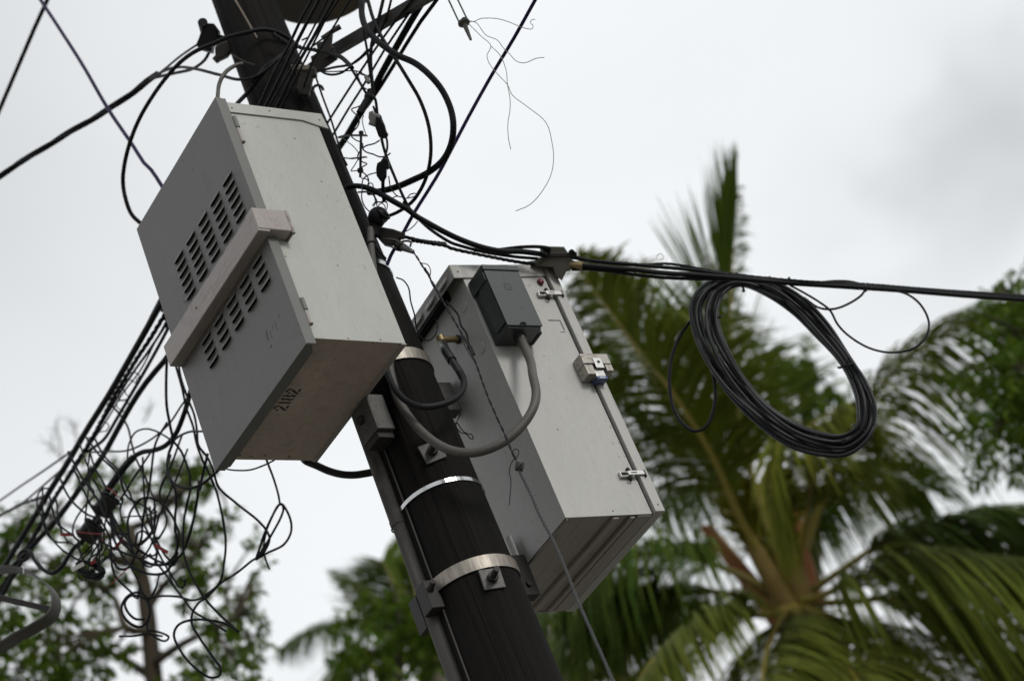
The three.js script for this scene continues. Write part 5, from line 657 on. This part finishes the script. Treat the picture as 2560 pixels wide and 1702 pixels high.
function palm(label, crownPx, zz, fronds, group, trunkR = 0.16) {
  const o = at(...px(crownPx)[0], zz), t = thing('palm_tree', label, 'palm tree', [o.x, 0, o.z], 0, group), top = V3(0, o.y, 0);
  part(t, 'trunk', limb([V3(0.5, 0, 0.3), V3(0.25, o.y * 0.3, 0.15), V3(0.06, o.y * 0.7, 0.05), top.clone().add(V3(0, -0.15, 0))], trunkR * 1.5, trunkR, 16), palmBark);
  part(t, 'crown_shaft', limb([top.clone().add(V3(0.01, -0.5, 0)), top.clone(), top.clone().add(V3(-0.02, 0.4, 0))], trunkR * 1.1, trunkR * 0.45, 12), std({ color: C(0.055, 0.045, 0.018), roughness: 0.9 }));
  const base = V3(o.x, 0, o.z); fronds.forEach(([list, depth, opt], i) => { const p = lay(list, depth); p.unshift(o.clone().lerp(p[0], 0.12)); frond(t, base, p, { seed: 100 + i * 7 + Math.round(zz * 3), ...opt }); });
  if (trunkR > 0.15) for (let i = 0; i < 7; i++) part(t, 'leaf_base', limb([top.clone().add(V3(0.12 * Math.cos(i * 0.95), -0.1, 0.12 * Math.sin(i * 0.95))), top.clone().add(V3(0.22 * Math.cos(i * 0.95), 0.3, 0.22 * Math.sin(i * 0.95))), top.clone().add(V3(0.34 * Math.cos(i * 0.95), 0.75 + 0.1 * (i % 3), 0.3 * Math.sin(i * 0.95)))], 0.085, 0.028, 8), std({ color: i % 3 ? C(0.15, 0.1, 0.022) : C(0.2, 0.075, 0.02), roughness: 0.85 }));
  return t;
}
palm('large coconut palm with broad drooping fronds behind the white cabinet', ['K', [1270, 860]], 13, [
  [['K', [1180, 560], [1060, 200], 'J', [1010, 800], [985, 520], [990, 260], [1005, 90], [1020, -140]], [12.8, 12.4, 12.4], { len: 1.25, hue: 0.15, droop: 0.3, n: 100, w: 0.042 }],
  [['K', [1080, 560], [930, 220], 'J', [680, 760], [520, 560], [400, 400], [330, 300], [280, 240]], [12.7, 12, 11.8], { len: 1.25, hue: 0.35, droop: 0.9, n: 110, w: 0.05 }],
  [['K', [1060, 540], [900, 180], 'J', [640, 780], [500, 540], [420, 380], [360, 270]], [12.9, 12.6, 12.6], { len: 1.0, hue: 0.2, droop: -0.25, lift: 0.9, n: 80, w: 0.04 }],
  [['K', [1100, 620], [820, 260], [640, 60], 'J', [430, 820], [330, 660], [300, 560]], [13.2, 13.6], { len: 1.1, hue: 0.1, droop: 1.1, n: 100, w: 0.045 }],
  [['K', [1350, 560], [1500, 200], 'J', [1640, 860], [1800, 660], [2000, 520], [2200, 440], [2420, 400]], [13, 12.6, 12.6], { len: 1.05, hue: 0.3, droop: 1.3, n: 90, w: 0.038 }],
  [['K', [1330, 520], [1360, 260], [1330, 60], 'J', [1440, 960], [1530, 860]], [12.6, 11.6, 11.2], { len: 0.75, hue: 0.5, droop: 1.3, n: 90, w: 0.05, start: 0.36 }],
  [['K', [1480, 720], [1730, 562], [1950, 492], [2150, 445], [2420, 412]], [12.8, 12.4], { len: 1.05, hue: 0.15, droop: 1.25, n: 110, w: 0.045, start: 0.34 }],
  [['K', [1500, 790], [1730, 672], [1950, 632], [2150, 630], [2420, 655]], [12.4, 11.6], { len: 1.6, hue: 0.35, droop: 1.35, n: 120, w: 0.055, start: 0.3 }],
  [['K', [1480, 930], [1620, 985], [1800, 1060], [1950, 1150], [2150, 1280]], [12.4, 11.4], { len: 0.9, hue: 0.5, droop: 0.9, n: 80, w: 0.05, rach: 0.035 }],
  [['K', [1340, 950], [1440, 1010], [1520, 1120], [1600, 1260]], [12.3, 11.3], { len: 0.9, hue: 0.5, droop: 0.9, n: 80, w: 0.05, rach: 0.04 }],
  [['K', [1210, 960], [1170, 1040], [1145, 1140], [1130, 1280]], [12.3, 11.4], { len: 0.85, hue: 0.45, droop: 0.8, n: 80, w: 0.05, rach: 0.03 }],
  [['K', [1150, 920], [980, 915], [820, 970], [700, 1050], [600, 1150], [520, 1280]], [12.5, 11.6], { len: 0.95, hue: 0.4, droop: 0.9, n: 90, w: 0.045 }],
  [['K', [1130, 780], [930, 680], [720, 628], [520, 640], [330, 720], [160, 860]], [12.8, 12.6, 13], { len: 1.15, hue: 0.12, droop: 1.2, n: 100, w: 0.045 }],
  [['K', [1130, 840], [900, 800], [650, 820], [420, 900], [250, 1030]], [13, 13.4], { len: 1.0, hue: 0.15, droop: 1.1, n: 90, w: 0.045 }],
  [['K', [1200, 640], [1120, 440], [960, 330], [760, 330], [600, 420]], [13.5, 14.4], { len: 0.95, hue: 0.05, droop: 1.1, n: 84, w: 0.042 }],
  [['K', [1300, 620], [1420, 380], [1600, 260], [1760, 260], [1900, 330]], [13.4, 14], { len: 0.85, hue: 0.12, droop: 1.1, n: 84, w: 0.04 }],
  [['K', [1420, 870], [1650, 830], [1900, 880], [2150, 1000], [2380, 1150]], [13, 12.8], { len: 1.0, hue: 0.2, droop: 1.1, n: 90, w: 0.045 }],
  [['K', [1230, 700], [1180, 480], [1140, 380], [1120, 300]], [12.9, 12.7], { len: 0.5, hue: 0.7, droop: 0.2, n: 50, w: 0.05, rach: 0.06 }],
], 'coconut palms', 0.17);
palm('small blurred palm beyond the pole foot', ['X', [1090, 1640]], 17, [
  [['X', [1045, 1590], [1000, 1500], [975, 1440], [955, 1400]], 17, { len: 0.85, hue: 0.15, droop: -0.1, lift: 0.5, n: 70 }],
  [['X', [1070, 1580], [1045, 1500], [1030, 1440], [1020, 1410]], 17, { len: 0.85, hue: 0.15, droop: 0, lift: 0.5, n: 70 }],
  [['X', [1010, 1580], [930, 1500], [870, 1460], [840, 1440]], 17, { len: 0.7, hue: 0.2, droop: 0.8, n: 70 }],
  [['X', [1000, 1600], [900, 1560], [800, 1570], [735, 1600], [700, 1625]], 16.5, { len: 0.5, hue: 0.05, droop: 1, n: 70 }],
  [['X', [1010, 1650], [930, 1640], [860, 1670], [820, 1720]], 16.5, { len: 0.75, hue: 0.3, droop: 1, n: 70 }],
  [['X', [1120, 1560], [1160, 1480], [1220, 1440]], 17.4, { len: 0.75, hue: 0.15, droop: 0.9, n: 70 }],
  [['X', [1150, 1620], [1230, 1590], [1330, 1600], [1420, 1660]], 17.4, { len: 0.8, hue: 0.3, droop: 1, n: 70 }],
], 'coconut palms', 0.13);
palm('background palm peeping between the white cabinet and the big palm', ['X', [1560, 1700]], 19, [
  [['X', [1500, 1640], [1440, 1580], [1370, 1560], [1310, 1580]], 19, { len: 1.0, hue: 0.35, droop: 1, n: 70, w: 0.045 }],
  [['X', [1540, 1620], [1510, 1540], [1460, 1490], [1400, 1480]], 19, { len: 1.0, hue: 0.3, droop: 1, n: 70, w: 0.045 }],
  [['X', [1580, 1620], [1620, 1540], [1690, 1500], [1760, 1510]], 19.4, { len: 1.0, hue: 0.2, droop: 1, n: 70, w: 0.045 }],
  [['X', [1560, 1600], [1565, 1520], [1580, 1450]], 19.6, { len: 0.9, hue: 0.2, droop: 0.8, n: 70, w: 0.045 }],
  [['X', [1490, 1690], [1420, 1680], [1350, 1710]], 18.6, { len: 1.0, hue: 0.5, droop: 1, n: 60, w: 0.045 }],
], 'coconut palms', 0.14);

function leafTree(label, view, trunk, zz, clusters, o) { // clusters: [x, y, r] in the view; twigs join each to the nearest limb
  const tp = trunk.pts.map(q => at(...px([view, q])[0], zz)), base = tp[0].clone(), t = thing(o.name, label, 'tree', [base.x, 0, base.z], 0, o.group), O = V3(base.x, 0, base.z), r = rng(o.seed), sc = VW[view][2]; const depthPx = mid([tp[tp.length - 1]]) / LENS / sc;
  const skel = []; const loc = tp.map(v => v.clone().sub(O)); const foot = V3(loc[0].x + 0.3, 0, loc[0].z + 0.1);
  part(t, 'trunk', limb([foot, loc[0].clone().lerp(foot, 0.5).add(V3(0.05, 0, 0)), ...loc], trunk.r * 1.25, trunk.r * 0.45, 12), bark); const tc = new THREE.CatmullRomCurve3(loc); for (let i = 0; i <= 30; i++) skel.push([tc.getPointAt(i / 30), trunk.r * (0.8 - 0.4 * i / 30)]);
  for (const b of o.limbs ?? []) { const bp = b.map(q => at(...px([view, q])[0], zz + (r() - 0.5) * 0.8).sub(O)); bp[0] = skel.reduce((m, s) => s[0].distanceTo(bp[0]) < m.distanceTo(bp[0]) ? s[0] : m, skel[0][0]).clone(); part(t, 'limb', limb(bp, trunk.r * 0.3, trunk.r * 0.08, 8), bark); const c = new THREE.CatmullRomCurve3(bp); for (let i = 0; i <= 20; i++) skel.push([c.getPointAt(i / 20), trunk.r * 0.2]); }
  const lv = new Leaves(), twigs = [];
  for (const [cx, cy, cr] of clusters) { const R = cr * depthPx, cc = at(...px([view, [cx, cy]])[0], zz + (r() - 0.5) * o.deep).sub(O); let near = skel[0][0]; for (const s of skel) if (s[0].distanceTo(cc) < near.distanceTo(cc)) near = s[0]; const m = near.clone().lerp(cc, 0.55).add(V3((r() - 0.5) * 0.3, 0.15 * r(), (r() - 0.5) * 0.3)); twigs.push(limb([near.clone(), m, cc], o.twig ?? 0.014, 0.004, 5));
    const sprays = Math.max(4, Math.round(o.dens * Math.pow(cr / 100, 1.7))); for (let s = 0; s < sprays; s++) { const d = V3(r() - 0.5, r() - 0.5, r() - 0.5).normalize(), q = cc.clone().addScaledVector(d, R * Math.pow(r(), 0.5)), ax = d.clone().add(V3((r() - 0.5), 0.1 + 0.3 * r() - o.hang, (r() - 0.5))).normalize(); if (s % 3 === 0) twigs.push(limb([cc.clone().lerp(q, 0.1), cc.clone().lerp(q, 0.6).add(V3(0, 0.02, 0)), q.clone()], 0.006, 0.002, 4)); const nl = o.per + Math.floor(r() * 4);
      for (let k = 0; k < nl; k++) { const b = q.clone().addScaledVector(ax, o.leaf * (k / nl) * o.spread), side = V3(r() - 0.5, r() - 0.5, r() - 0.5).cross(ax).normalize(), dir = side.clone().multiplyScalar(0.8).addScaledVector(ax, 0.5).addScaledVector(UP, -0.35 * r()).normalize(), L = o.leaf * (0.6 + 0.7 * r()), wv = V3().crossVectors(dir, V3(r() - 0.5, r() + 0.2, r() - 0.5)).normalize(); const kk = 0.7 + 0.6 * r(), y = r() * r(); lv.blade([b, b.clone().addScaledVector(dir, L * 0.5), b.clone().addScaledVector(dir, L).addScaledVector(UP, -L * 0.2)], wv, L * o.aspect, [(0.062 + 0.06 * y) * kk, (0.125 + 0.03 * y) * kk, 0.01 * kk]); } } }
  part(t, 'twigs', merge(twigs), bark); const m = part(t, 'crown', lv.geo(), LEAF); m.userData.kind = 'stuff'; return t;
}
leafTree('leafy broadleaf tree behind the wire tangle at lower left', 'I', { pts: [[1130, 1900], [1090, 1560], [1060, 1250], [1040, 1050], [1005, 820], [950, 620], [900, 480]], r: 0.11 }, 12, [
  [90, 420, 110], [40, 600, 120], [200, 520, 80], [40, 800, 100], [330, 900, 120], [130, 1020, 150], [250, 1280, 160], [450, 1150, 150], [560, 1430, 180], [760, 1380, 140], [120, 1500, 160], [330, 1520, 150], [700, 980, 110], [520, 720, 110], [620, 850, 90], [590, 90, 75], [700, 200, 70], [800, 90, 80], [880, 330, 90], [990, 140, 90], [1120, 190, 70], [1290, 130, 110], [1390, 60, 70], [1300, 330, 110], [1220, 250, 60], [1480, 160, 60], [1450, 590, 110], [1350, 640, 90], [1610, 480, 60], [1500, 840, 100], [1350, 900, 100], [1250, 580, 80], [1290, 760, 80], [1650, 1050, 90], [1740, 970, 80], [1790, 1250, 110], [1620, 1340, 110], [1500, 1460, 110], [1750, 1460, 90], [1320, 1440, 80], [880, 760, 90], [1850, 780, 34], [1640, 430, 32], [1780, 600, 44], [-120, 700, 200], [-150, 1100, 200], [-120, 1450, 200], [420, 1700, 220], [1300, 1740, 220], [1700, 1720, 180], [640, 640, 60], [380, 430, 60], [1560, 1190, 90], [1440, 1180, 70],
], { name: 'broadleaf_tree', seed: 3, deep: 1.6, dens: 17, per: 7, leaf: 0.056, spread: 1.8, aspect: 0.46, hang: 0.15, twig: 0.018, limbs: [[[1060, 1280], [900, 1200], [790, 960], [600, 850], [420, 760]], [[1040, 1060], [1150, 900], [1280, 760], [1420, 620]], [[1075, 1450], [1300, 1300], [1550, 1180], [1720, 1050]], [[1085, 1540], [800, 1380], [520, 1320], [250, 1250]], [[1005, 820], [820, 700], [640, 520], [350, 420]], [[950, 620], [1080, 420], [1250, 250], [1380, 100]]] });
{ // bare twigs standing above the left tree
  const r = rng(19); for (let i = 0; i < 4; i++) { const [x0, y0, x1, y1] = [[470, 1200, 330, 1050], [450, 1160, 400, 890], [560, 1100, 535, 900], [1050, 900, 1110, 790]][i]; const p = lay(['H', [x0, y0], [(x0 + x1) / 2 + 12, (y0 + y1) / 2], [x1, y1]], 12.6), g = [limb(p, 0.007, 0.002, 5)]; const lv = []; for (let k = 0; k < 14; k++) { const q = p[1].clone().lerp(p[2], k / 14), d = V3(r() - 0.5, r() * 0.6, r() - 0.5).multiplyScalar(0.16); g.push(limb([q, q.clone().add(d.clone().multiplyScalar(0.6)), q.clone().add(d)], 0.003, 0.001, 4)); } solo('bare_twig', ['leaning bare twig spray at the left treetop', 'tall bare twig left of the bundle', 'short bare twig beside the lashed wires', 'wispy twig near the cabinet edge over the treetop'][i], 'twig', merge(g), bark); }
}
leafTree('dark feathery tree at the right edge of the picture', 'J', { pts: [[2520, 2000], [2500, 1500], [2460, 1000], [2420, 700], [2400, 450]], r: 0.12 }, 11.5, [
  [2350, 250, 60], [2345, 340, 60], [2270, 560, 110], [2200, 640, 90], [2150, 700, 70], [2320, 480, 100], [2250, 780, 120], [2340, 700, 130], [2190, 850, 80], [2340, 900, 140], [2240, 960, 110], [2160, 980, 60], [2320, 1080, 120], [2250, 1140, 70], [2450, 400, 150], [2500, 650, 180], [2500, 950, 200], [2520, 1250, 150], [2300, 430, 50], [2180, 450, 40],
], { name: 'feathery_tree', seed: 29, deep: 1.5, dens: 17, per: 9, leaf: 0.075, spread: 2.4, aspect: 0.3, hang: 0.5, twig: 0.02 });
leafTree('pale green tree far behind the coil and the palm', 'J', { pts: [[1400, 1900], [1380, 1400], [1350, 1000], [1330, 800]], r: 0.16 }, 21, [
  [1340, 660, 70], [1400, 760, 90], [1440, 860, 80], [1280, 800, 100], [1180, 740, 90], [1120, 860, 110], [1300, 960, 100],
], { name: 'background_tree', seed: 37, deep: 2, dens: 15, per: 8, leaf: 0.13, spread: 1.8, aspect: 0.5, hang: 0.2, twig: 0.025 });
leafTree('bright green bush far beyond the pole foot', 'M', { pts: [[250, 1900], [230, 1500], [220, 1250], [210, 1050]], r: 0.08 }, 14.5, [
  [140, 1120, 50], [60, 1200, 60], [180, 1230, 80], [300, 1190, 60], [330, 1300, 100], [100, 1380, 90], [240, 1420, 110], [400, 1450, 100], [-80, 1250, 50], [-120, 1400, 70], [30, 1500, 90], [420, 1250, 80],
], { name: 'background_bush', seed: 53, deep: 1.4, dens: 20, per: 8, leaf: 0.085, spread: 1.8, aspect: 0.5, hang: 0.2, twig: 0.015 });
renderer.render(scene, camera);
